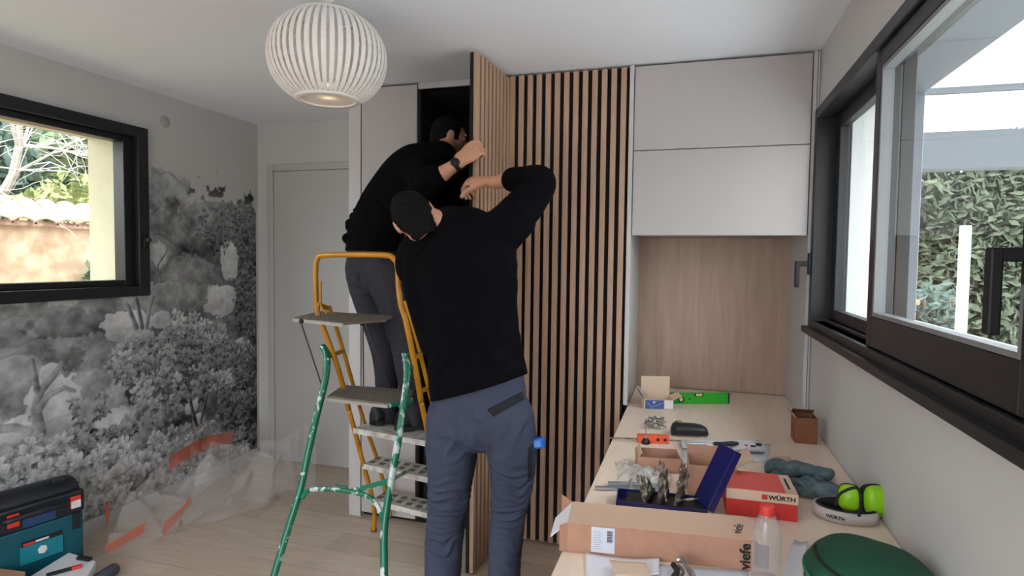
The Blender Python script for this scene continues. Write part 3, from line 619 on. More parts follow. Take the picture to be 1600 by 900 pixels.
# ------------------------------------------------ the man standing in front
p1=thing('person','man standing in the foreground in black sweater seen from behind, right arm raised','person',(-.83,2.2,0))
def torso(mb,k):
    mb.limb([(V(747,668,2.2),.165-k,.11-k),(V(748,640,2.2),.185-k,.125-k),(V(747,600,2.2),.200-k,.130-k),(V(741,550,2.2),.190-k,.125-k),(V(734,490,2.2),.188-k,.128-k),(V(728,430,2.21),.205-k,.135-k),(V(722,392,2.23),.205-k,.125-k),(V(712,368,2.25),.15-k,.095-k),(V(700,352,2.27),.085-k,.07-k)])
def arms(mb,k,end):
    mb.limb([(V(745,385,2.24),.095-k,.09-k),(V(783,362,2.25),.088-k,.088-k),(V(815,328,2.30),.074-k,.072-k),(V(842,293,2.37),.062-k,.060-k),(V(840,281,2.42),.058-k,.056-k)]+([(V(815,281,2.46),.051-k,.049-k),(V(803,281,2.475),.049-k,.048-k)]),(0,1,0))
    mb.limb([(V(690,385,2.24),.11-k,.09-k),(V(668,415,2.235),.095-k,.085-k),(V(672,470,2.22),.09-k,.09-k),(V(690,530,2.2),.09-k,.09-k)])
    mb.limb([(V(700,390,2.24),.09-k,.085-k),(V(660,392,2.26),.085-k,.085-k),(V(645,410,2.36),.07-k,.07-k),(V(648,425,2.48),.058-k,.058-k)]+([(V(675,400,2.54),.05-k,.05-k)]),(0,1,.2))
b=MB(); torso(b,.018); arms(b,.014,1)
b.limb([(V(803,281,2.475),.036,.034),(V(785,283,2.51),.034,.031),(V(768,286,2.545),.028,.025)],(0,0,1)); 
b.limb([(V(675,400,2.54),.038,.036),(V(700,382,2.58),.033,.03),(V(712,372,2.60),.027,.023)],(0,0,1))
hand(b,V(766,283,2.545),(-.95,.16,.04),(-.1,.45,-.9),1.18,(.80,.8,.4),1,.12,.5)
hand(b,V(712,372,2.60),(.55,.15,.75),(.2,1,0),1.0,(.4,.7,.5),1)
H1=V(646,338,2.19); f1=Vector((-.25,.9,-.35)); u1=Vector((-.6,.1,.78))
b.limb([(V(712,372,2.24),.075,.07),(V(692,356,2.24),.062,.062),(V(668,345,2.215),.058,.06)],(0,1,0)); ax=head(b,H1,f1,u1,.97)
LL=[(V(707,650,2.2),.105,.115),(V(706,700,2.2),.102,.11),(V(703,750,2.2),.090,.098),(V(698,800,2.21),.080,.088),(V(694,850,2.2),.074,.083),(V(691,900,2.18),.071,.08)]
RL=[(V(793,650,2.2),.100,.115),(V(800,700,2.2),.096,.108),(V(800,750,2.2),.085,.095),(V(795,800,2.2),.070,.082),(V(791,850,2.18),.066,.078),(V(788,900,2.16),.062,.074)]
def legext(l,k):
    a=l[-1][0]; return [(p,x-k,y-k) for p,x,y in l]+[(Vector((a.x-.003,a.y-.01,z)),r-k,r2-k) for z,r,r2 in ((.22,.064,.072),(.12,.066,.078))]
for l in (LL,RL): b.limb(legext(l,.022)+[(Vector((l[-1][0].x,l[-1][0].y-.01,.09)),.04,.045)],(0,1,0))
me=remesh(b,.0045,5); link('body',me,'skin',p1,True)
# hair
def hair(parent,c,f,u,s,seed):
    f=Vector(f).normalized(); u=Vector(u); u=(u-f*u.dot(f)).normalized(); r=f.cross(u); m=MB(); m.ball(c-f*.006+u*.006,(.083*s,.101*s,.104*s),(r,f,u),32,24); m.ball(c-f*.036-u*.045,(.064*s,.060*s,.068*s),(r,f,u),24,16); m.ball(c-f*.030-u*.080,(.058*s,.052*s,.052*s),(r,f,u),24,16)
    me=remesh(m,.005,2); bm=bmesh.new(); bm.from_mesh(me)
    kill=[v for v in bm.verts if ((v.co-c).dot(f)>.045 and (v.co-c).dot(u)<.055) or ((v.co-c).dot(u)<-.02 and (v.co-c).dot(f)>-.012) or (v.co-c).dot(u)<-.122]
    bmesh.ops.delete(bm,geom=kill,context='VERTS'); bm.to_mesh(me); bm.free()
    displace(me,lambda co,n: .004*noise.noise(co*70+Vector((seed,0,0)))+.002*noise.noise(co*190))
    return link('hair',me,'hair_dark',parent,True)
hair(p1,H1,f1,u1,.97,2)
# sweater
s=MB(); torso(s,0); arms(s,0,1)
me=remesh(s,.007,8)
hl,hr=V(662,628,2.2),V(828,582,2.2)
bm=bmesh.new(); bm.from_mesh(me)
def hemz(x): return hl.z+(hr.z-hl.z)*(x-hl.x)/(hr.x-hl.x)
hd=(hr-hl).normalized(); hn=Vector((-hd.z,0,hd.x)).normalized(); bmesh.ops.bisect_plane(bm,geom=bm.verts[:]+bm.edges[:]+bm.faces[:],plane_co=hl,plane_no=hn,clear_inner=True); bm.to_mesh(me); bm.free()
X=Vector((1,0,0))
folds(me,[(V(812,430,2.15),.20,.006,38,Vector((.8,0,.6)).normalized()),(V(820,340,2.25),.14,.006,60,Vector((.7,0,-.7)).normalized()),(V(800,540,2.1),.20,.006,34,Vector((.35,0,.93)).normalized()),(V(690,560,2.1),.20,.006,34,Vector((-.3,0,.95)).normalized()),(V(745,480,2.05),.22,.004,24,Vector((.5,0,.8)).normalized()),(V(840,285,2.4),.07,.005,110,Vector((1,0,.3)).normalized())],4,.003)
so=link('sweater',me,'shirt_black',p1,True); sk=so.modifiers.new('thickness','SOLIDIFY'); sk.thickness=.006; sk.offset=1
part('cuff',MB().tube([V(806,281,2.47),V(799,281,2.48)],[.053,.050],18),'shirt_black',p1,True)
# trousers
s=MB(); s.limb([(V(748,655,2.2),.188,.128),(V(748,620,2.2),.192,.128),(V(747,585,2.2),.185,.122)]); 
for l in (LL,RL): s.limb(legext(l,0),(0,1,0))
K=lambda x,y,Y=2.12: V(x,y,Y)
zz=Vector((0,0,1)); up1=Vector((.25,0,1)).normalized()
tr=cloth('trousers',s,'work_trousers',p1,.006,[(K(700,790),.17,.011,120,zz),(K(798,760),.14,.011,110,up1),(K(792,810),.14,.010,125,zz),(K(695,850),.14,.009,110,zz),(K(790,870),.13,.006,90,up1),(K(720,690),.16,.006,42,Vector((.6,0,.8))),(K(745,665),.13,.007,50,Vector((.5,0,.86))),(K(805,690),.14,.006,48,Vector((-.5,0,.86))),(K(680,720),.12,.005,60,Vector((.3,0,.95)))],6,.003,6)
def onsurf(px,py,off=.002):
    # point of the trousers seen at a pixel, pushed slightly towards the room
    M=wm(tr).inverted(); d=(M.to_3x3()@ray(px,py)); o=M@CAM
    h=BV.ray_cast(o,d.normalized())
    return (wm(tr)@h[0])-ray(px,py).normalized()*off if h[0] else V(px,py,2.1)
from mathutils.bvhtree import BVHTree
def setbv(o):
    global BV; BV=BVHTree.FromPolygons([v.co.copy() for v in o.data.vertices],[tuple(p.vertices) for p in o.data.polygons])
setbv(tr)
def patch(name,quad,m,parent,nx=12,ny=6,off=.004,th=.003):
    g_=[]
    for j in range(ny+1):
        for i in range(nx+1):
            u,v=i/nx,j/ny; x=(quad[0][0]*(1-u)+quad[1][0]*u)*(1-v)+(quad[3][0]*(1-u)+quad[2][0]*u)*v; y=(quad[0][1]*(1-u)+quad[1][1]*u)*(1-v)+(quad[3][1]*(1-u)+quad[2][1]*u)*v; g_.append(onsurf(x,y,off))
    m_=MB().add(g_,[(j*(nx+1)+i,j*(nx+1)+i+1,(j+1)*(nx+1)+i+1,(j+1)*(nx+1)+i) for j in range(ny) for i in range(nx)])
    o=part(name,m_,m,parent,True); k=o.modifiers.new('t','SOLIDIFY'); k.thickness=th; k.offset=0; return o
patch('pocket',[(761,640),(817,611),(819,624),(771,651)],'patch_black',tr)
patch('thigh_pocket',[(826,700),(832,694),(831,750),(825,752)],'patch_black',tr,4,10)
def shoe(parent,c,f,ln=.29,h=.11,m='shoe_black'):
    f=Vector(f).normalized(); sd=Vector((f.y,-f.x,0)); rings=[]
    for t,w_,hh in ((-.5,.028,.07),(-.47,.036,.10),(-.35,.040,h),(-.15,.043,h*.95),(.05,.046,.075),(.25,.050,.055),(.40,.043,.045),(.48,.028,.034),(.5,.014,.022)):
        p=c+f*ln*(t+.12); rings.append([p+sd*w_*math.cos(a)*(1 if math.sin(a)<.2 else .85)+Vector((0,0,max(.0,hh*(.5+.5*math.sin(a))) if math.sin(a)>-.6 else .004)) for a in [2*math.pi*k/16 for k in range(16)]])
    o=part('shoe',MB().loft(rings),m,parent,True)
    pl=[];  
    for t,w_ in ((-.5,.026),(-.42,.038),(-.2,.041),(.05,.046),(.25,.053),(.40,.047),(.49,.028)): pl.append((t,w_))
    poly=[(c+f*ln*(t+.12)+sd*w_) for t,w_ in pl]+[(c+f*ln*(t+.12)-sd*w_) for t,w_ in reversed(pl)]
    part('sole',MB().prism([(q.x,q.y) for q in poly],c.z,c.z+.022),'sole_dark',o)
    return o
for l,fx in ((LL,-.12),(RL,.16)): a_=l[-1][0]; shoe(p1,Vector((a_.x,a_.y-.01,0.001)),(fx,1,0))
# blue measuring tape on the trouser pocket
tp=thing('tape_measure','small blue tape measure clipped to the trouser pocket of the standing man','tape measure',V(841,692,2.20))
Mt=frame(V(841,692,2.20),(1,0,.25),(0,1,0)); mat('plastic_blue',(30,92,190),.35)
part('case',MB().box((-.026,-.018,-.02),(.026,.018,.02),Mt),'plastic_blue',tp,bev=.007); part('clip',MB().box((-.045,-.006,-.008),(-.024,.006,.008),Mt),'patch_black',tp); part('label_plate',MB().box((-.014,-.020,-.010),(.012,-.018,.010),Mt),mat('plastic_blue_light',(80,140,215),.4),tp)
# ------------------------------------------------ the man on the ladder
p2=thing('person','man on the ladder leaning into the open wardrobe in black top','person',(-1.45,2.82,.652))
def torso2(mb,k):
    mb.limb([(V(582,420,2.84),.145-k,.125-k),(V(583,390,2.84),.150-k,.125-k),(V(592,350,2.84),.150-k,.125-k),(V(615,312,2.84),.160-k,.13-k),(V(646,278,2.84),.165-k,.135-k),(V(672,258,2.85),.135-k,.12-k),(V(690,243,2.87),.08-k,.07-k)],(.2,1,0))
def arms2(mb,k):
    mb.limb([(V(640,272,2.82),.09-k,.085-k),(V(654,273,2.73),.080-k,.078-k),(V(663,283,2.63),.068-k,.066-k),(V(669,287,2.57),.062-k,.062-k),(V(677,280,2.56),.057-k,.056-k)],(0,1,0))
    mb.limb([(V(675,262,2.92),.085-k,.08-k),(V(693,285,3.02),.065-k,.06-k),(V(700,285,3.06),.055-k,.05-k)],(0,0,1))
b=MB(); torso2(b,.016); arms2(b,.014)
b.limb([(V(668,290,2.56),.046,.044),(V(682,278,2.56),.045,.042),(V(698,267,2.57),.037,.034),(V(716,254,2.575),.027,.023)],(0,0,1))
b.limb([(V(700,285,3.06),.038,.036),(V(704,272,3.14),.030,.028)],(0,0,1))
hand(b,V(717,253,2.578),(.80,.05,.60),(.12,.98,-.1),1.12,(.75,1.0,.7),1,.12,.1)
hand(b,V(704,272,3.14),(.2,.3,.9),(1,0,0),.95,(.5,.7,.5),1)
H2=V(701,212,3.02); f2=Vector((.75,.55,-.25)); u2=Vector((.3,.1,.95))
b.limb([(V(685,252,2.89),.07,.065),(V(694,238,2.96),.058,.056),(V(699,222,3.0),.055,.055)],(0,1,0)); head(b,H2,f2,u2,.95)
L2=[(V(569,418,2.86),.098,.105),(V(575,455,2.86),.094,.10),(V(588,500,2.84),.080,.088),(V(600,545,2.82),.066,.076),(V(604,590,2.84),.060,.07),(V(604,630,2.86),.056,.064),(V(605,655,2.87),.054,.062)]
R2_=[(V(600,420,2.79),.098,.105),(V(610,455,2.78),.094,.10),(V(622,500,2.76),.080,.088),(V(632,545,2.75),.066,.076),(V(640,590,2.77),.060,.07),(V(646,630,2.79),.056,.064),(V(648,652,2.80),.054,.062)]
for l in (L2,R2_): b.limb([(p,x-.02,y-.02) for p,x,y in l],(0,1,0))
link('body',remesh(b,.0045,5),'skin',p2,True)
hair(p2,H2,f2,u2,.95,5)
s=MB(); torso2(s,0); arms2(s,0)
# chest hanging fabric and bunched folds along the back
for (x,y,r) in ((549,352,.028),(556,338,.022),(545,372,.028),(566,330,.03),(598,292,.03),(576,318,.03)): s.ball(V(x,y,2.83),(r,r*1.6,r))
me=remesh(s,.007,6); bm=bmesh.new(); bm.from_mesh(me); zc=V(580,392,2.84).z; bmesh.ops.bisect_plane(bm,geom=bm.verts[:]+bm.edges[:]+bm.faces[:],plane_co=(0,0,zc),plane_no=(0,0,1),clear_inner=True); bm.to_mesh(me); bm.free()
folds(me,[(V(560,350,2.8),.20,.009,60,Vector((.6,0,.8))),(V(620,310,2.75),.2,.006,40,Vector((.7,0,.7))),(V(660,285,2.55),.10,.006,80,Vector((.8,0,-.5)))],9,.003)
so=link('sweater',me,'sweater_black',p2,True); sk=so.modifiers.new('thickness','SOLIDIFY'); sk.thickness=.006; sk.offset=1
s=MB(); s.limb([(V(586,430,2.83),.150,.125),(V(584,405,2.84),.150,.125),(V(583,380,2.84),.143,.12)],(.2,1,0))
for l in (L2,R2_): s.limb(l,(0,1,0))
tr=cloth('trousers',s,'work_trousers_grey',p2,.006,[(V(560,440,2.75),.15,.007,50,Vector((.5,0,.86))),(V(595,520,2.72),.15,.007,70,Vector((.2,0,1))),(V(630,540,2.68),.13,.007,75,Vector((.2,0,1))),(V(604,620,2.78),.13,.006,90,zz),(V(640,620,2.7),.12,.006,90,zz)],3,.003,6)
setbv(tr); patch('pocket',[(571,387),(604,387),(605,397),(572,396)],'patch_black',tr)
for l,dx in ((L2,.25),(R2_,.55)): a_=l[-1][0]; shoe(p2,Vector((a_.x,a_.y,.643)),(dx,.8,0),.27)
wt=MB().tube([V(709,259,2.572),V(715,255,2.576)],.0315,20); part('watch_strap',wt,'black_rubber',p2,True)
q=V(711,254,2.54); rr=ray(711,254).normalized(); part('watch_case',MB().lathe([(.021,0),(.022,.003),(.020,.009),(.017,.010)],24,q+rr*.008,-rr+Vector((0,0,.5))),'shoe_black',p2,True)
# ================================================================ THINGS ON THE DESK
def Dk(x,y,z=ZD): return onZ(x,y,z+.0006)
mat('card',(178,136,114),.85,var=.05,scale=30,c2=None); mat('card_light',(206,172,148),.85); mat('card_inside',(166,122,98),.9); mat('card_brown',(128,82,56),.85,var=.06)
mat('paper_white',(226,226,232),.8); mat('paper_blue_white',(208,214,228),.8); mat('ink_black',(26,24,26),.7); mat('steel',(176,172,166),.28,metal=.9,var=.25,scale=80); mat('steel_dark',(96,88,80),.35,metal=.8,c2=(170,160,146),scale=60)
mat('aluminium',(176,184,192),.35,metal=.7); mat('blue_case',(17,20,88),.32,coat=.2); mat('case_black',(22,22,28),.5); mat('red_card',(206,52,44),.55); mat('red_card_top',(224,92,82),.5); mat('beige_card',(216,190,166),.7)
mat('orange_plastic',(240,98,60),.45); mat('level_green',(46,176,48),.4); mat('vial',(214,216,130),.2)
ey=Vector((0,0,1))
def carton(name,label,cat,pL,pR,D_,H_,m='card',mi='card_inside',t=.003,open_=True,flaps=()):
    pL=Vector(pL);pR=Vector(pR); x=(pR-pL); W_=x.length; x.normalize(); y=Vector((-x.y,x.x,0)); M=frame(pL,x,y)
    o=thing(name,label,cat,pL+x*W_/2+y*D_/2,math.atan2(x.y,x.x))
    if open_:
        b=MB(); b.box((0,0,0),(W_,D_,t),M).box((0,0,t),(W_,t,H_),M).box((0,D_-t,t),(W_,D_,H_),M).box((0,t,t),(t,D_-t,H_),M).box((W_-t,t,t),(W_,D_-t,H_),M)
    else: b=MB().box((0,0,0),(W_,D_,H_),M)
    part('body',b,m,o,bev=.0008)
    for side,ln,ang,fm in flaps:
        c,s_=math.cos(ang),math.sin(ang)  # ang from straight up, + outward
        if side=='back': q=[(0,D_-t,H_),(W_,D_-t,H_),(W_,D_-t+s_*ln,H_+c*ln),(0,D_-t+s_*ln,H_+c*ln)]
        if side=='front': q=[(0,t,H_),(W_,t,H_),(W_,t-s_*ln,H_+c*ln),(0,t-s_*ln,H_+c*ln)]
        if side=='left': q=[(t,0,H_),(t,D_,H_),(t-s_*ln,D_,H_+c*ln),(t-s_*ln,0,H_+c*ln)]
        if side=='right': q=[(W_-t,0,H_),(W_-t,D_,H_),(W_-t+s_*ln,D_,H_+c*ln),(W_-t+s_*ln,0,H_+c*ln)]
        f_=MB().add([M@Vector(v) for v in q],[(0,1,2,3)]); fo=part('flap',f_,fm,o); k=fo.modifiers.new('t','SOLIDIFY'); k.thickness=.002
    return o,M,W_
# screw box
o,M,W_=carton('screw_box','small opened screw box with blue print and upright beige lid beside the green level','box',Dk(1006,639),Dk(1052,640),.10,.048,'beige_card','card_inside',.002,True,[('back',.10,-.02,'beige_card'),('left',.045,.5,'blue_print' if 'blue_print' in MT else mat('blue_print',(62,90,150),.6).name),('right',.05,1.2,'beige_card')])
part('printed_front',MB().box((.006,-.0012,.002),(W_*.68,-.0002,.046),M),'blue_print',o)
wm_=MB().obox(M@Vector((.015,-.002,.036)),M@Vector((.038,-.002,.010)),.001,.004,(0,-1,0)).obox(M@Vector((.038,-.002,.010)),M@Vector((.10,-.002,.034)),.001,.003,(0,-1,0)).box((.045,-.002,.030),(.055,-.0012,.040),M); part('line_drawing',wm_,'paper_blue_white',o)
part('white_label',MB().box((W_*.70,-.0012,.004),(W_-.002,-.0002,.044),M),'paper_white',o)
# spirit level (standing on its edge)
a_,b_=Dk(1053,631),Dk(1140,631); a_=b_+(a_-b_)*1.06; x=(b_-a_).normalized(); y=Vector((-x.y,x.x,0)); W_=(b_-a_).length; M=frame(a_,x,y); lv=thing('spirit_level','bright green spirit level standing on edge at the back of the desk','spirit level',(a_+b_)/2,math.atan2(x.y,x.x))
H_=.056
part('body',MB().box((0,0,0),(W_-.008,.022,H_),M),'level_green',lv,bev=.001); part('end_cap',MB().box((W_-.008,.001,.001),(W_,.021,H_-.001),M),'case_black',lv)
part('end_vial',MB().lathe([(.017,0),(.017,.003),(.011,.003),(.011,0)],24,M@Vector((.055,0,H_*.42)),-y),'case_black',lv,True); part('vial_glass',MB().lathe([(.010,.0),(.010,.002)],20,M@Vector((.055,0,H_*.42)),-y),'vial',lv)
part('centre_vial',MB().prism([(-.026,.0),(-.020,-.018),(.020,-.018),(.026,.0)],0,.003,frame(M@Vector((W_*.47,-.003,H_)),x,ey)),'case_black',lv); part('vial_glass',MB().box((W_*.47-.016,-.0072,H_-.014),(W_*.47+.016,-.003,H_-.002),M),'vial',lv)
part('hole',MB().lathe([(.005,0),(.005,.001)],14,M@Vector((.10,0,H_*.45)),-y),'case_black',lv)
# loose twist bits pile
bits=[]
def bit(p,q,r=.004,m='steel_dark',twist=1.0,head_=True):
    p=Vector(p);q=Vector(q); d=(q-p); ln=d.length; d.normalize(); u=d.orthogonal().normalized(); v=d.cross(u); n=max(10,int(ln/.003)); rings=[]
    for i in range(n+1):
        t=i/n; an=t*ln/.012*twist if t>.25 else 0; rr=r*(1 if t<.93 else max(.1,(1-t)/.07)); 
        rings.append([p+d*ln*t+u*math.cos(an+a2)*rr*(1 if j%2==0 or t<.25 else .45)+v*math.sin(an+a2)*rr*(1 if j%2==0 or t<.25 else .45) for j,a2 in enumerate([k*math.pi/2 for k in range(4)])])
    return MB().loft(rings)
c0=Dk(1022,668)
for k in range(18):
    an=k*2.4; p=c0+Vector((math.cos(an)*.022+.004*(k%3),math.sin(an)*.025,.006+.0045*(k//2))); dr=Vector((math.cos(an*1.7),math.sin(an*1.3),.06*(k%3))).normalized()
    solo('screw_bit',bit(p-dr*.022,p+dr*.028,.0075 if k%2 else .0055,'steel'),'steel','loose short steel bit lying in the small heap behind the orange block','bit','loose bits heaped behind the orange block')
a_,b_=Dk(997,692),Dk(1046,694); x=(b_-a_).normalized();y=Vector((-x.y,x.x,0));W_=(b_-a_).length;M=frame(a_,x,y)
t=thing('drill_guide','orange plastic drill guide block with three holes','drill guide',(a_+b_)/2,math.atan2(x.y,x.x)); part('body',MB().box((0,0,0),(W_,.045,.028),M),'orange_plastic',t,bev=.003)
for u_ in (.22,.63,.86): part('hole',MB().lathe([(.0065,0),(.0065,.0008)],16,M@Vector((W_*u_,-.0002,.016)),-y),'case_black',t)
part('rod',MB().tube([M@Vector((-.115,.012,.012)),M@Vector((-.0005,.014,.013))],.0032,8),'steel_dark',t); part('rod',MB().tube([M@Vector((W_+.0005,.014,.012)),M@Vector((W_+.09,.008,.010))],.0032,8),'steel_dark',t)
pb=Dk(1009,693); t=thing('drill_bit','single drill bit standing upright in a black stop collar in front of the orange block','drill bit',pb); part('collar',MB().lathe([(.016,0),(.018,.006),(.012,.018),(.008,.022)],20,pb),'case_black',t,True); part('shank',bit(pb+Vector((0,0,.0)),pb+Vector((0,-.002,.118)),.0048),'steel',t)
# holster
a_,b_=Dk(1060,683),Dk(1103,684); x=(b_-a_).normalized();y=Vector((-x.y,x.x,0));W_=(b_-a_).length; M=frame(a_,x,y)
t=thing('pouch','black folded pouch with a belt clip lying on the desk','pouch',(a_+b_)/2,math.atan2(x.y,x.x)); rg=[]
for i,(u_,h_,dd) in enumerate(((-.02,.030,.05),(-.012,.048,.07),(.0,.056,.085),(.02,.050,.085),(.045,.050,.085),(.08,.048,.085),(.11,.042,.08),(W_+.010,.034,.07),(W_+.014,.022,.055))):
    rg.append([M@Vector((u_,.04+dd/2*math.cos(a2),max(0,h_/2+h_/2*math.sin(a2)))) for a2 in [2*math.pi*k/16 for k in range(16)]])
part('body',MB().loft(rg),mat('leather_black',(34,36,42),.4,bump=.3,bscale=300),t,True); part('fold_seam',MB().obox(M@Vector((.0,-.001,.018)),M@Vector((W_+.01,.008,.016)),.004,.004),'ink_black',t); part('clip',MB().box((-.002,.02,.055),(.02,.045,.060),M),mat('grey_plastic',(96,104,104),.4),t,bev=.002)
# papers
def sheet(name,label,px,m,cat='paper',h=.0008,curl=0,z=ZD,kids=None):
    P=[Dk(x_,y_,z) for x_,y_ in px]; nx,ny=10,8; vs=[]
    for j in range(ny+1):
        for i in range(nx+1):
            u_,v_=i/nx,j/ny; p=(P[0]*(1-u_)+P[1]*u_)*(1-v_)+(P[3]*(1-u_)+P[2]*u_)*v_; vs.append(p+Vector((0,0,curl*(u_**3)+curl*.6*((1-u_)**4)*v_+h)))
    o=solo(name,MB().add(vs,[(j*(nx+1)+i,j*(nx+1)+i+1,(j+1)*(nx+1)+i+1,(j+1)*(nx+1)+i) for j in range(ny) for i in range(nx)]),m,label,cat,smooth=True)
    k=o.modifiers.new('t','SOLIDIFY'); k.thickness=.0008; k.offset=1; return o
sheet('paper_sheet','white printed sheet lying flat under the rolled sheet',[(1063,722),(1199,722),(1204,694),(1068,690)],'paper_white')
a_,b_=Dk(1066,702),Dk(1194,711); x=(b_-a_).normalized(); y=Vector((-x.y,x.x,0)); M=frame(a_,x,y); W_=(b_-a_).length; rg=[]
for u_,h_ in ((0,.012),(.3,.022),(.7,.032),(1,.036)): rg.append([M@Vector((u_*W_,.035+(.050)*math.cos(a2),.004+h_*(.5+.5*math.sin(a2)))) for a2 in [2*math.pi*k/20 for k in range(20)]])
t=thing('instruction_leaflet','loosely rolled white instruction leaflet with small dark pictures at its right end','leaflet',(a_+b_)/2,0); part('roll',MB().loft(rg),'paper_white',t,True)
for (u0,u1,v0,v1,mm) in ((.90,.97,-.4,.1,'ink_black'),(.83,.89,-.62,-.35,'ink_black'),(.76,.80,-.5,-.25,'red_card'),(.93,.96,.6,.75,'ink_black')):
    pq=[]; 
    for i in range(5):
        for j in range(5):
            u_=u0+(u1-u0)*i/4; a2=math.pi/2+(.0-(v0+(v1-v0)*j/4))*-1.2+1.0; a2=math.pi*.5-((v0+(v1-v0)*j/4))*1.0+math.pi*.25*0+.0; h_=.031+.005*u_; pq.append(M@Vector((u_*W_,.035+.0508*math.cos(a2+math.pi*.15),.0046+h_*(.5+.5*math.sin(a2+math.pi*.15))+.0008)))
    part('print',MB().add(pq,[(i*5+j,i*5+j+1,(i+1)*5+j+1,(i+1)*5+j) for i in range(4) for j in range(4)]),mm,t)
# screwdriver
a_,b_=Dk(1072,694,ZD+.035),Dk(1152,693,ZD+.04); d=(b_-a_).normalized(); W_=(b_-a_).length
t=thing('screwdriver','long screwdriver with dark grey handle resting on the rolled leaflet','screwdriver',(a_+b_)/2,0)
part('bit_sleeve',MB().tube([a_,a_+d*W_*.38],.007,12),'aluminium',t); part('blade',MB().tube([a_+d*W_*.38,a_+d*W_*.55],.003,8),'steel',t); part('grip',MB().lathe([(.005,0),(.008,.008),(.007,.03),(.009,.05),(.0105,.07),(.008,.09),(.005,.097)],16,a_+d*W_*.53,d),'leather_black',t,True)
# empty cardboard tray
carton('cardboard_tray','low open cardboard tray with folded corners in front of the orange block','cardboard tray',Dk(996,737),Dk(1066,741),.115,.052,'card','card_inside',.003,True,[('left',.02,-.6,'card_light'),('right',.02,-.6,'card_light')])
# middle cardboard box
o,M,W_=carton('cardboard_box','open cardboard box standing between the drill bit case and the leaflet','cardboard box',Dk(1074,772),Dk(1150,780),.13,.095,'card','card_inside',.003,True,[('back',.03,0.0,'card'),('right',.06,1.0,'card_light')])
part('thumb_notch',MB().lathe([(.014,0),(.014,.001)],20,M@Vector((W_*.5,.13-.0035,.118)),M.to_3x3()@Vector((0,-1,0))),'paper_white',o)
# plastic bag of screws
film('clear_film',(232,235,240),.34,.12,.4)
def crumple(px,z0,amp,nx=36,ny=26,seed=3,sc=26,edge=.15):
    P=[Dk(x_,y_) for x_,y_ in px]; vs=[]
    for j in range(ny+1):
        for i in range(nx+1):
            u_,v_=i/nx,j/ny; p=(P[0]*(1-u_)+P[1]*u_)*(1-v_)+(P[3]*(1-u_)+P[2]*u_)*v_; e=min(1,min(u_,1-u_,v_,1-v_)/edge); q=p*sc+Vector((seed,0,0))
            h_=abs(noise.noise(q))*1.3+.5*abs(noise.noise(q*2.3)); k=Vector((noise.noise(p*9+Vector((seed,1,0))),noise.noise(p*9+Vector((0,seed,4))),0))*.012
            vs.append(p+k+Vector((0,0,z0+amp*e*(.45+h_))))
    return MB().add(vs,[(j*(nx+1)+i,j*(nx+1)+i+1,(j+1)*(nx+1)+i+1,(j+1)*(nx+1)+i) for j in range(ny) for i in range(nx)])
t=thing('plastic_bag','clear crumpled plastic bag of small screws on the left edge of the desk','plastic bag',Dk(985,748)); part('film',crumple([(965,755),(1044,764),(1050,746),(962,722)],.002,.024,sc=34),'clear_film',t,True)
sc_=MB()
for k in range(22):
    p=Dk(1005+rng.normal()*13,748+rng.normal()*3.5)+Vector((0,0,.004+.01*rng.random())); q=Vector((rng.normal(),rng.normal(),rng.normal()*.2)).normalized()*.009; sc_.tube([p-q,p+q],[.0035,.0012],6)
s_=part('screws',sc_,'steel_dark',t); s_['kind']='stuff'
# marking gauges / sliding squares
t=thing('sliding_square','grey metal sliding square with two thin bars at the left edge of the desk','square tool',Dk(980,764)); z_=ZD
for (x0,y0,x1,y1) in ((930,762,1040,765),(950,755,1036,757)): part('bar',MB().obox(Dk(x0,y0,z_+.006),Dk(x1,y1,z_+.006),.018,.008),'aluminium',t,bev=.001)
part('rule',MB().obox(Dk(1000,764,z_+.0125),Dk(1040,766,z_+.0125),.03,.003),'aluminium',t)
part('clamp',MB().tube(sm([Dk(986,750,z_+.013),Dk(984,760,z_+.02),Dk(990,768,z_+.014),Dk(1004,775,z_+.008)]),.006,8),'aluminium',t,True)
# ---- blue drill bit case, open
cs=thing('drill_bit_case','open blue drill bit case with black insert and rows of twist bits','drill bit case',Dk(1050,795))
a_=Dk(962,797); b_=Dk(1106,812); x=(b_-a_).normalized(); y=Vector((-x.y,x.x,0)); W_=(b_-a_).length; M=frame(a_,x,y)
tr_=MB().box((0,0,0),(W_,.105,.004),M).box((0,0,.004),(W_,.004,.028),M).box((0,.101,.004),(W_,.105,.028),M).box((0,.004,.004),(.004,.101,.028),M).box((W_-.004,.004,.004),(W_,.101,.028),M)
part('base_shell',tr_,'blue_case',cs,bev=.001); part('insert',MB().box((.03,.006,.0045),(W_-.006,.099,.022),M),'case_black',cs)
# the lid stands up at the right end and leans back
P0=Dk(1102,800); ld0=M@Vector((W_,.0,.026)); ld1=M@Vector((W_,.105,.026)); top_=onY(1143,702,ld0.y+.06); dl=(top_-(ld0)); 
lx=Matrix.Rotation(.42,3,'Z')@(ld1-ld0).normalized(); dl=dl-lx*dl.dot(lx)*.35; dn=dl.normalized(); H_=dl.length*1.0; Ml=frame(ld0,lx,dn)
lm=MB().box((0,0,-.003),(.085,H_,.0),Ml).box((0,0,0),(.004,H_,.02),Ml).box((.081,0,0),(.085,H_,.02),Ml).box((0,H_-.004,0),(.085,H_,.02),Ml)
part('lid',lm,'blue_case',cs,bev=.001)
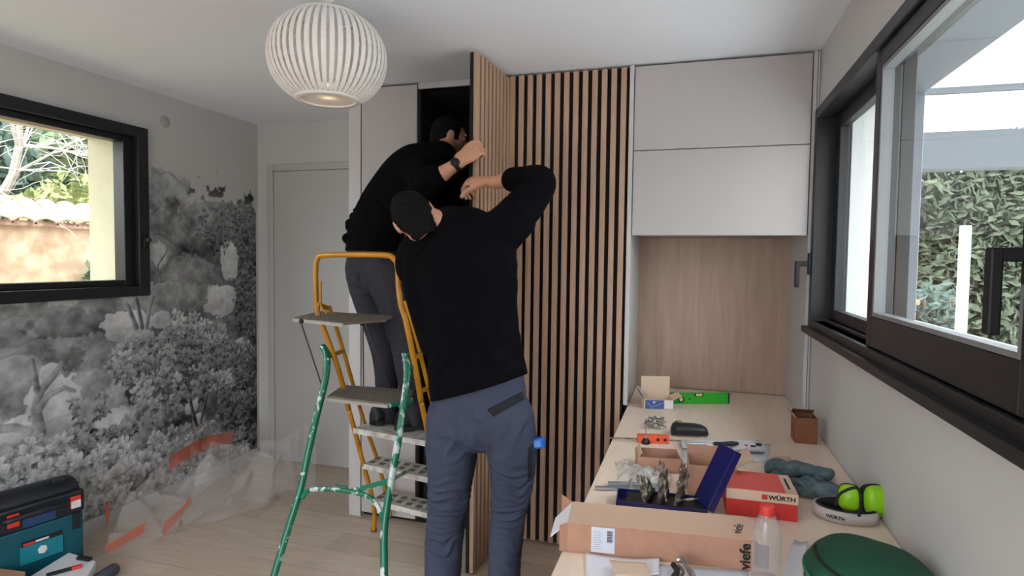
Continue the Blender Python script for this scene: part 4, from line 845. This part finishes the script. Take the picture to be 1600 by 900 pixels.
# three carrier racks of bits tilted up
def rack(u0,label,n,hmax,lean):
    r_=part('bit_rack',MB().obox(M@Vector((u0,.012,.022)),M@Vector((u0+.02,.092,.03)),.012,.03),'case_black',cs)
    for k in range(n):
        q=k/(n-1); h_=hmax*(.55+.45*(1-q)); p=M@Vector((u0-.004+.026*q,.016+.074*q,.026)); tip=p+Vector((lean*h_+.006*math.sin(k*2),.02*h_,h_)); part('twist_bit',bit(p,tip,.0032+.003*(1-q)),'steel_dark',cs)
rack(.088,'',7,.085,-.30); rack(.130,'',7,.135,-.02); rack(.175,'',8,.138,.12)
part('spare_bit',bit(M@Vector((.17,.02,.04)),M@Vector((.235,.01,.055)),.004),'steel',cs); part('spare_bit',bit(M@Vector((.145,.015,.035)),M@Vector((.135,.012,.08)),.004),'steel',cs)
# ---- red and beige screw box
a_,b_=Dk(1134,803),Dk(1246,816); x=(b_-a_).normalized(); y=Vector((-x.y,x.x,0)); W_=(b_-a_).length; M=frame(a_,x,y); D_=.165; H_=.078
rb=thing('fastener_box','red and beige fastener box with a maker name on its front','box',(a_+b_)/2+y*D_/2,math.atan2(x.y,x.x))
part('lower_body',MB().box((0,0,0),(W_,D_,H_*.62),M),'red_card',rb,bev=.001); part('upper_band',MB().box((-.0008,-.0008,H_*.62),(W_+.0008,D_,H_),M),'beige_card',rb,bev=.001)
part('lid_panel',MB().box((.002,.002,H_),(W_*.84,D_-.003,H_+.001),M),'red_card_top',rb)
text('maker_name','WÜRTH',.017,frame(M@Vector((W_*.78,-.0010,H_*.80)),x,ey),'ink_black',rb,bold=.0006,sx_=1.15)
part('maker_logo',MB().box((W_*.50,-.0016,H_*.72),(W_*.58,-.0009,H_*.90),M),'red_card',rb); part('edge_print',MB().box((W_*.9,.04,H_),(W_*.93,.13,H_+.0006),M),'ink_black',rb)
part('box_print',MB().obox(M@Vector((W_*.70,-.0005,H_*.30)),M@Vector((W_*.74,-.0005,H_*.18)),.001,.006,(0,-1,0)),'ink_black',rb)
# ---- long cardboard box
a_,b_=Dk(886,862),Dk(1182,893); x=(b_-a_).normalized(); y=Vector((-x.y,x.x,0)); W_=(b_-a_).length; M=frame(a_,x,y); D_=.135; H_=.075
lb=thing('parcel_box','long cardboard parcel box with a white shipping label, its left end open','cardboard box',(a_+b_)/2+y*D_/2,math.atan2(x.y,x.x)); th=.003
part('body',MB().box((0,0,0),(W_,D_,th),M).box((0,0,H_-th),(W_,D_,H_),M).box((0,0,th),(W_,th,H_-th),M).box((0,D_-th,th),(W_,D_,H_-th),M).box((W_-th,th,th),(W_,D_-th,H_-th),M),'card',lb,bev=.0008)
part('top_panel',MB().box((.0,.0,H_),(W_,D_,H_+.0006),M),'card_light',lb)
for q,mm in (([(0,0,H_),(0,D_,H_),(-.045,D_-.01,H_-.045),(-.045,.01,H_-.045)],'paper_white'),([(0,0,th),(0,0,H_),(-.018,-.012,H_-.004),(-.018,-.012,th+.004)],'card'),([(0,D_,th),(0,D_,H_+.0),(-.03,D_+.015,H_+.012),(-.03,D_+.015,th+.01)],'card_inside')):
    fo=part('flap',MB().add([M@Vector(v) for v in q],[(0,1,2,3)]),mm,lb); k=fo.modifiers.new('t','SOLIDIFY'); k.thickness=.002
part('shipping_label',MB().box((.060,-.0009,.007),(.118,-.0001,.071),M),'paper_blue_white',lb)
bc=MB()
for k in range(13): z0=.034+.0024*k; bc.box((.099,-.0014,z0),(.1125,-.0010,z0+(.0016 if k%3 else .0009)),M)
part('barcode',bc,'ink_black',lb)
tl=MB()
for k in range(9): tl.box((.065,-.0014,.016+.0055*k),(.088-.003*(k%3),-.0010,.0168+.0055*k),M)
part('label_text',tl,mat('ink_grey',(140,146,158),.8),lb)
Mr=frame(M@Vector((W_-.026,-.0007,H_*.45)),ey,-x); text('box_word','viefe',.034,Mr,'ink_black',lb,bold=.0010,sx_=1.0)
text('box_word','viefe',.032,frame(M@Vector((W_-.034,D_*.42,H_+.0008)),(y+x*.3),(-x+y*.3)),'ink_black',lb,bold=.0)
# ---- bottle
film('pet_clear',(220,222,224),.27,.05,.6)
bp=Dk(1195,917)
bt=thing('water_bottle','clear plastic water bottle with red cap and worn label','bottle',bp)
sc_b=.92
prof=[(.028,0),(.0315,.004),(.032,.02),(.031,.035),(.0325,.05),(.033,.08),(.0325,.11),(.031,.125),(.026,.145),(.019,.163),(.0145,.172),(.0135,.182)]
part('shell',MB().lathe([(r*.97,z) for r,z in prof],36,bp,cap=False),'pet_clear',bt,True)
part('cap',MB().lathe([(.0155,.168),(.016,.17),(.016,.188),(.014,.191)],30,bp),'red_card',bt,True)
part('water',MB().lathe([(.026,.002),(.0295,.006),(.0295,.022),(.0,.022)],30,bp),'pet_water' if 'pet_water' in MT else film('pet_water',(196,214,216),.3,.05,.6),bt,True)
lbp=[];nn_=10
for j in range(2):
    for i in range(nn_+1): an=-2.5+1.0*i/nn_; lbp.append(bp+Vector((.0327*math.cos(an),.0327*math.sin(an),.058+.052*j)))
part('label',MB().add(lbp,[(i,i+1,nn_+2+i,nn_+1+i) for i in range(nn_)]),film('label_grey',(150,150,156),.55,.3,.4),bt,True)
# ---- papers and pliers in the near foreground
sheet('paper_bag','crumpled white paper bag in front of the parcel box',[(915,905),(1030,905),(1030,880),(915,868)],'paper_white',curl=.012)
sheet('envelope','beige envelope lying on the white paper bag',[(962,900),(1018,903),(1010,881),(952,876)],'beige_card','envelope',z=ZD+.018)
sheet('paper_sheet','pale blue sheet under the pliers in front of the parcel box',[(1020,940),(1165,940),(1170,893),(1022,882)],'paper_blue_white')
sheet('paper_sheet','white folded sheet to the right of the water bottle',[(1216,930),(1252,935),(1262,852),(1240,846)],'paper_white',curl=.01)
pl=thing('pliers','chrome locking pliers with a curved shiny handle in front of the parcel box','pliers',Dk(1066,895))
part('handle',MB().tube(sm([Dk(1056,876,ZD+.03),Dk(1066,874,ZD+.036),Dk(1075,886,ZD+.034),Dk(1084,905,ZD+.028),Dk(1088,930,ZD+.02)]),[.004]+[.0075]*19+[.006],10,ell=1),'steel',pl,True)
part('jaw',MB().tube(sm([Dk(1052,882,ZD+.016),Dk(1058,893,ZD+.014),Dk(1052,905,ZD+.012),Dk(1060,925,ZD+.01)]),.007,10),'case_black',pl,True); part('spring',MB().tube(sm([Dk(1060,884,ZD+.02),Dk(1068,893,ZD+.02),Dk(1062,902,ZD+.018)]),.004,8),'steel_dark',pl,True)
# ---- work gloves
def glove(label,c,ang,seed,s=1.0):
    m_=MB(); c=Vector(c); d=Vector((math.cos(ang),math.sin(ang),0)); sd=Vector((-d.y,d.x,0)); n_=Vector((0,0,1))
    m_.limb([(c-d*.10*s+n_*.022,.040*s,.018),(c-d*.05*s+n_*.024,.038*s,.020),(c+n_*.026,.046*s,.022),(c+d*.03*s+n_*.022,.044*s,.018)],(0,0,1),20)
    for k in range(4): o_=(k-1.5)*.023*s; m_.limb([(c+d*.02*s+sd*o_+n_*.020,.013),(c+d*.065*s+sd*o_*1.15+n_*(.026+.006*(k%2)),.0125),(c+d*(.10-.01*abs(k-1.5))*s+sd*o_*1.3+n_*.014,.011)],(0,0,1),12)
    m_.limb([(c+sd*.03*s+n_*.018,.014),(c+d*.03*s+sd*.065*s+n_*.018,.0125),(c+d*.055*s+sd*.075*s+n_*.014,.011)],(0,0,1),12)
    me=remesh(m_,.004,6); displace(me,lambda co,n:.006*noise.noise(co*28+Vector((seed,0,0)))+.002*noise.noise(co*90)); 
    zmin=min(v.co.z for v in me.vertices); me.transform(Matrix.Translation((0,0,ZD+.0005-zmin)))
    return solo('work_glove',me,mat('glove_teal',(104,124,130),.95,c2=(72,92,100),scale=25,bump=.6,bscale=300),label,'glove',smooth=True)
glove('grey teal work glove lying nearest the wall by the ear defenders',Dk(1290,778),2.2,3,1.15); glove('grey teal work glove with a dark cuff, further from the ear defenders',Dk(1243,742),2.9,9,1.0)
solo('cloth_rag',crumple([(1195,727),(1240,729),(1238,718),(1200,718)],.001,.012,seed=9),'beige_card','small crumpled beige rag behind the work gloves','rag',smooth=True)
# ---- ear defenders
em=thing('ear_defenders','lime green ear defenders with a pale headband next to the wall','ear defenders',Dk(1330,822))
mat('lime',(150,214,20),.4); mat('band_grey',(196,190,184),.6); mat('foam_black',(26,26,28),.8)
# band: a U lying on the desk, open side to the right
bc_=Dk(1316,812)+Vector((0,0,.0)); band=[];ri=MB()
cen=Dk(1322,808); rx_,ry_=.085,.060
rg=[]
for i in range(25):
    an=math.radians(75+ (330-75)*i/24); p=cen+Vector((rx_*math.cos(an),ry_*math.sin(an),0)); nrm=Vector((math.cos(an),math.sin(an),0)); rg.append([p-nrm*.004+Vector((0,0,.002)),p+nrm*.004+Vector((0,0,.002)),p+nrm*.004+Vector((0,0,.034)),p-nrm*.004+Vector((0,0,.034))])
part('headband',MB().loft(rg),'band_grey',em,True)
rg2=[]
for i in range(25):
    an=math.radians(75+(330-75)*i/24); p=cen+Vector(((rx_-.008)*math.cos(an),(ry_-.008)*math.sin(an),0)); nrm=Vector((math.cos(an),math.sin(an),0)); rg2.append([p-nrm*.004+Vector((0,0,.002)),p+nrm*.003+Vector((0,0,.002)),p+nrm*.003+Vector((0,0,.037)),p-nrm*.004+Vector((0,0,.037))])
part('band_padding',MB().loft(rg2),'foam_black',em,True)
an=math.radians(243); pt=cen+Vector((rx_*math.cos(an),ry_*math.sin(an),.018)); nr=Vector((math.cos(an)*1.0,math.sin(an)*1.3,0)).normalized(); text('maker_name','WÜRTH',.013,frame(pt+nr*.0075,ey.cross(nr),ey),'ink_black',em,bold=.0004)
def cup(c,ax,s):
    c=Vector(c); ax=Vector(ax).normalized(); u=Vector((0,0,1)); u=(u-ax*u.dot(ax)).normalized(); v=ax.cross(u)
    def rr(a_,h): return [c+ax*h[1]+(u*math.copysign(abs(math.cos(q))**.7,math.cos(q))*.046+v*math.copysign(abs(math.sin(q))**.7,math.sin(q))*.036)*h[0]*s for q in [2*math.pi*k/28 for k in range(28)]]
    part('ear_cup',MB().loft([rr(0,h) for h in ((.98,0),(1.02,.008*s),(.98,.022*s),(.82,.032*s),(.5,.038*s),(.1,.040*s))]),'lime',em,True)
    part('cup_rim',MB().loft([rr(0,h) for h in ((1.05,-.006*s),(1.07,0),(1.05,.006*s))]),'foam_black',em,True); part('ear_cushion',MB().loft([rr(0,h) for h in ((.7,-.022*s),(.95,-.020*s),(1.0,-.010*s),(.95,-.004*s))]),'foam_black',em,True)
cup(Dk(1364,806)+Vector((.0,.0,.047)),(.35,-.92,.12),.95); cup(Dk(1330,806)+Vector((-.004,.015,.050)),(-.2,-.97,.15),.80)
part('band_arm',MB().tube(sm([V(1306,790,1.83),V(1312,772,1.82),V(1335,762,1.82),V(1344,770,1.82),V(1345,792,1.825),V(1342,806,1.84)]),.004,8),'foam_black',em,True)
# ---- dark green round pouch
gp=thing('green_bag','large dark green rounded fabric bag bulging at the near right of the desk','bag',Vector((.40,1.50,ZD)))
mat('green_fabric',(14,72,50),.75,c2=(20,92,64),scale=4,bump=.3,bscale=500)
cg=Vector((.405,1.50,ZD+.007)); m_=MB(); n_=40; rg=[]
for (r,z) in ((.112,.001),(.128,.012),(.131,.024),(.124,.040),(.108,.054),(.08,.066),(.045,.073),(.01,.076)): rg.append([cg+Vector((r*math.cos(q)*1.02,r*math.sin(q)*1.25,z*1.14)) for q in [2*math.pi*k/n_ for k in range(n_)]])
me=m_.loft(rg).mesh('g'); displace(me,lambda co,n:.006*noise.noise(co*9)); part('shell',me,'green_fabric',gp,True)
part('piping',MB().tube([cg+Vector((.133*math.cos(q)*1.02,.133*math.sin(q)*1.25,.022)) for q in [2*math.pi*k/48 for k in range(48)]],.004,8,closed=True),mat('green_piping',(30,120,88),.6),gp,True)
part('zip',MB().tube([cg+Vector((.112*math.cos(q)*1.02,.112*math.sin(q)*1.25,.060)) for q in [math.radians(160+6*k) for k in range(17)]],.003,6),'ink_black',gp,True)
# ---- small brown box by the wall
carton('brown_box','small dark brown cardboard box standing upright against the right wall','cardboard box',Dk(1242,692),Dk(1277,695),.10,.105,'card_brown','card_inside',.002,True,[('back',.03,-.9,'card_brown'),('left',.03,.9,'card_light')])
# ================================================================ FLOOR LEFT
mat('tool_teal',(8,82,98),.45); mat('tool_teal_light',(18,128,146),.4); mat('tool_black',(26,30,40),.45,var=.1); mat('latch_red',(222,60,44),.45)
TO=Vector((-2.835,2.165,0)); tx=Vector((.22,.975,0)).normalized(); ty=Vector((-tx.y,tx.x,0)); TW,TD=.42,.175
# local frame: x along the front (towards the far end), y to the wall
M=frame(TO-tx*TW,tx,ty)@Matrix.Diagonal((1,1,1.12,1)); tb=thing('tool_case','teal and black stackable tool case with red latches by the mural wall','tool case',M@Vector((TW/2,TD/2,0)),math.atan2(tx.y,tx.x))
part('lower_shell',MB().box((0,0,0),(TW,TD,.235),M),'tool_teal',tb,bev=.008)
part('lid_shell',MB().box((-.006,-.008,.237),(TW+.006,TD+.004,.335),M),'tool_black',tb,bev=.012)
rg=[]
for u_,s__ in ((.0,.7),(.02,.95),(.06,1),(TW-.06,1),(TW-.02,.95),(TW,.7)):
    rg.append([M@Vector((u_,TD/2+(TD/2)*.92*math.cos(q)*s__,.333+.055*s__*max(0,math.sin(q))+.002*math.cos(q))) for q in [2*math.pi*k/20 for k in range(20)]])
part('domed_top',MB().loft(rg),'tool_black',tb,True)
part('handle',MB().tube(sm([M@Vector((.10,-.004,.29)),M@Vector((.11,-.035,.30)),M@Vector((.18,-.045,.305)),M@Vector((.26,-.045,.305)),M@Vector((.33,-.035,.30)),M@Vector((.34,-.004,.29))]),.012,10),'tool_black',tb,True)
for u_,mm in ((.112,'latch_red'),(.36,'paper_white')):
    lt=part('latch',MB().box((u_,-.016,.262),(u_+.045,-.008,.315),M),'latch_red',tb,bev=.003)
    if mm!='latch_red': part('sticker',MB().box((u_+.002,-.0175,.264),(u_+.043,-.016,.296),M),mm,lt)
part('front_window',MB().box((.17,-.010,.245),(.30,-.0075,.28),M),mat('window_blue',(40,72,120),.25),tb); part('drawer_panel',MB().box((.16,-.006,.09),(.33,-.0005,.165),M),'tool_teal_light',tb,bev=.002)
part('drawer_slot',MB().box((.165,-.008,.165),(.325,-.001,.182),M),'ink_black',tb); part('red_tag',MB().box((.17,-.010,.168),(.215,-.008,.178),M),'latch_red',tb); part('white_tag',MB().box((.218,-.010,.170),(.27,-.008,.178),M),'paper_white',tb)
part('badge',MB().lathe([(.02,0),(.02,.001)],6,M@Vector((.245,-.0062,.13)),-ty),'paper_white',tb); part('side_catch',MB().box((.37,-.012,.17),(.40,-.001,.236),M),'tool_black',tb,bev=.003)
for u_ in (.03,.30): part('foot',MB().box((u_,.01,.385),(u_+.05,.05,.40),M),'tool_black',tb,bev=.004)
# white sheet, knife, cordless cylinder, brown carton near the bottom left
def fsheet(P,m,name,label,cat='paper',zt=.004):
    return solo(name,MB().prism([(p[0],p[1]) for p in P],P[0][2],P[0][2]+zt),m,label,cat,bev=.0008)
sb=onZ(20,930,.10); 
bx=thing('white_case','flat white case on the floor in front of the tool case','case',onZ(80,930,0)); Pq=[onZ(38,905,.09),onZ(120,930,.09),onZ(150,876,.09),onZ(108,862,.09)]
part('body',MB().prism([(p.x,p.y) for p in Pq],.0005,.088),'paper_white',bx,bev=.004); part('latch',MB().obox(onZ(122,871,.096),onZ(142,874,.096),.022,.014),'ink_black',bx,bev=.002)
kn=thing('utility_knife','red and dark utility knife lying on the white case','knife',onZ(95,892,.089)); part('handle',MB().obox(onZ(72,899,.096),onZ(112,888,.096),.020,.012),'case_black',kn,bev=.003); part('tip',MB().obox(onZ(112,888,.096),onZ(128,884,.096),.022,.013),'latch_red',kn,bev=.003)
a_,b_=onZ(150,908,.031),onZ(180,888,.031); d=(b_-a_).normalized(); dt=thing('drill_chuck_tool','dark cordless tool with a round metal chuck lying on the floor by the white case','power tool',(a_.x,a_.y,0)); part('body',MB().lathe([(.02,-.05),(.028,-.04),(.030,.0),(.029,.05),(.024,.06)],24,a_+(b_-a_)*.5,d),mat('tool_grey',(70,72,84),.45),dt,True); part('chuck',MB().lathe([(.012,-.085),(.021,-.08),(.024,-.052)],24,a_+(b_-a_)*.5,d),'steel',dt,True)
bc_=thing('floor_carton','brown cardboard carton at the lower left corner in front of the tool case','cardboard box',onZ(5,935,0)); Pq=[onZ(-60,940,.13),onZ(30,940,.13),onZ(40,893,.13),onZ(-60,880,.13)]; part('body',MB().prism([(p.x,p.y) for p in Pq],.0005,.13),'card',bc_,bev=.002); part('tape',MB().obox(onZ(-50,905,.1305),onZ(36,912,.1305),.05,.0008),'card_light',bc_)
# ---- plastic sheeting heap
film('dust_sheet',(244,242,242),.23,.12,.4)
film('film_orange',(244,104,62),.6,.25,.5)
ps=thing('plastic_sheeting','crumpled translucent dust sheet with orange bands heaped against the mural wall','plastic sheet',Vector((-2.6,2.8,0)))
def drape(name,P,seed,amp,m='dust_sheet',nx=90,ny=76,sc=3.9,off=0):
    P=[Vector(p) for p in P]; vs=[]; n_=(P[1]-P[0]).cross(P[3]-P[0]).normalized()
    if n_.z<0 or (abs(n_.z)<.2 and n_.x<0): n_=-n_
    for j in range(ny+1):
        for i in range(nx+1):
            u_,v_=i/nx,j/ny; p=(P[0]*(1-u_)+P[1]*u_)*(1-v_)+(P[3]*(1-u_)+P[2]*u_)*v_
            w1=Vector((noise.noise(p*2.1+Vector((seed,0,0))),noise.noise(p*2.1+Vector((0,seed,0))),noise.noise(p*2.1+Vector((0,0,seed)))))
            q=p*sc+w1*1.6+Vector((seed,seed,0)); h_=1-abs(noise.noise(q))*2.4; h2=1-abs(noise.noise(q*2.2+w1*2))*2.2; h3=noise.noise(q*5)
            o_=p+n_*(amp*(h_*.62+h2*.26+h3*.07)+off)+w1*.10
            o_.z=max(.004,o_.z); o_.x=max(XL+.012,o_.x); vs.append(o_)
    return part(name,MB().add(vs,[(j*(nx+1)+i,j*(nx+1)+i+1,(j+1)*(nx+1)+i+1,(j+1)*(nx+1)+i) for j in range(ny) for i in range(nx)]),m,ps,True)
def w(x,y,z): return onZ(x,y,z)
drape('sheet',[onZ(150,868,.01),onZ(280,838,.01),onX(372,686,-2.96),onX(300,660,-3.05)],1,.10)
drape('sheet',[onZ(235,845,.01),onZ(345,790,.01),onX(400,690,-2.95),onX(330,672,-3.0)],5,.10)
drape('sheet',[onZ(270,838,.01),onZ(470,770,.01),onZ(470,700,.30),onZ(355,705,.42)],9,.10)
drape('sheet',[onZ(350,790,.01),onZ(498,765,.01),onZ(492,670,.42),onZ(400,690,.40)],14,.09)
def band(pts,wd_,off=.0):
    P=sm(pts,6); vs=[]; 
    for p in P: vs+=[p+Vector((0,0,0)),p+Vector((0,0,wd_))+Vector((0.006*math.sin(p.y*40),0.01*math.sin(p.y*30),0))]
    o=part('orange_band',MB().add(vs,[(2*i,2*i+1,2*i+3,2*i+2) for i in range(len(P)-1)]),'film_orange',ps,True); return o
def B(x,y,X_): return onX(x,y,X_)
band([B(262,738,-2.75),B(300,712,-2.78),B(335,698,-2.82),B(362,693,-2.86)],.075); band([B(165,866,-2.72),B(195,850,-2.70),B(225,832,-2.68)],.05); band([B(166,825,-2.80),B(170,812,-2.8),B(172,802,-2.8)],.09); band([B(255,838,-2.62),B(275,815,-2.62),B(300,785,-2.66)],.05)
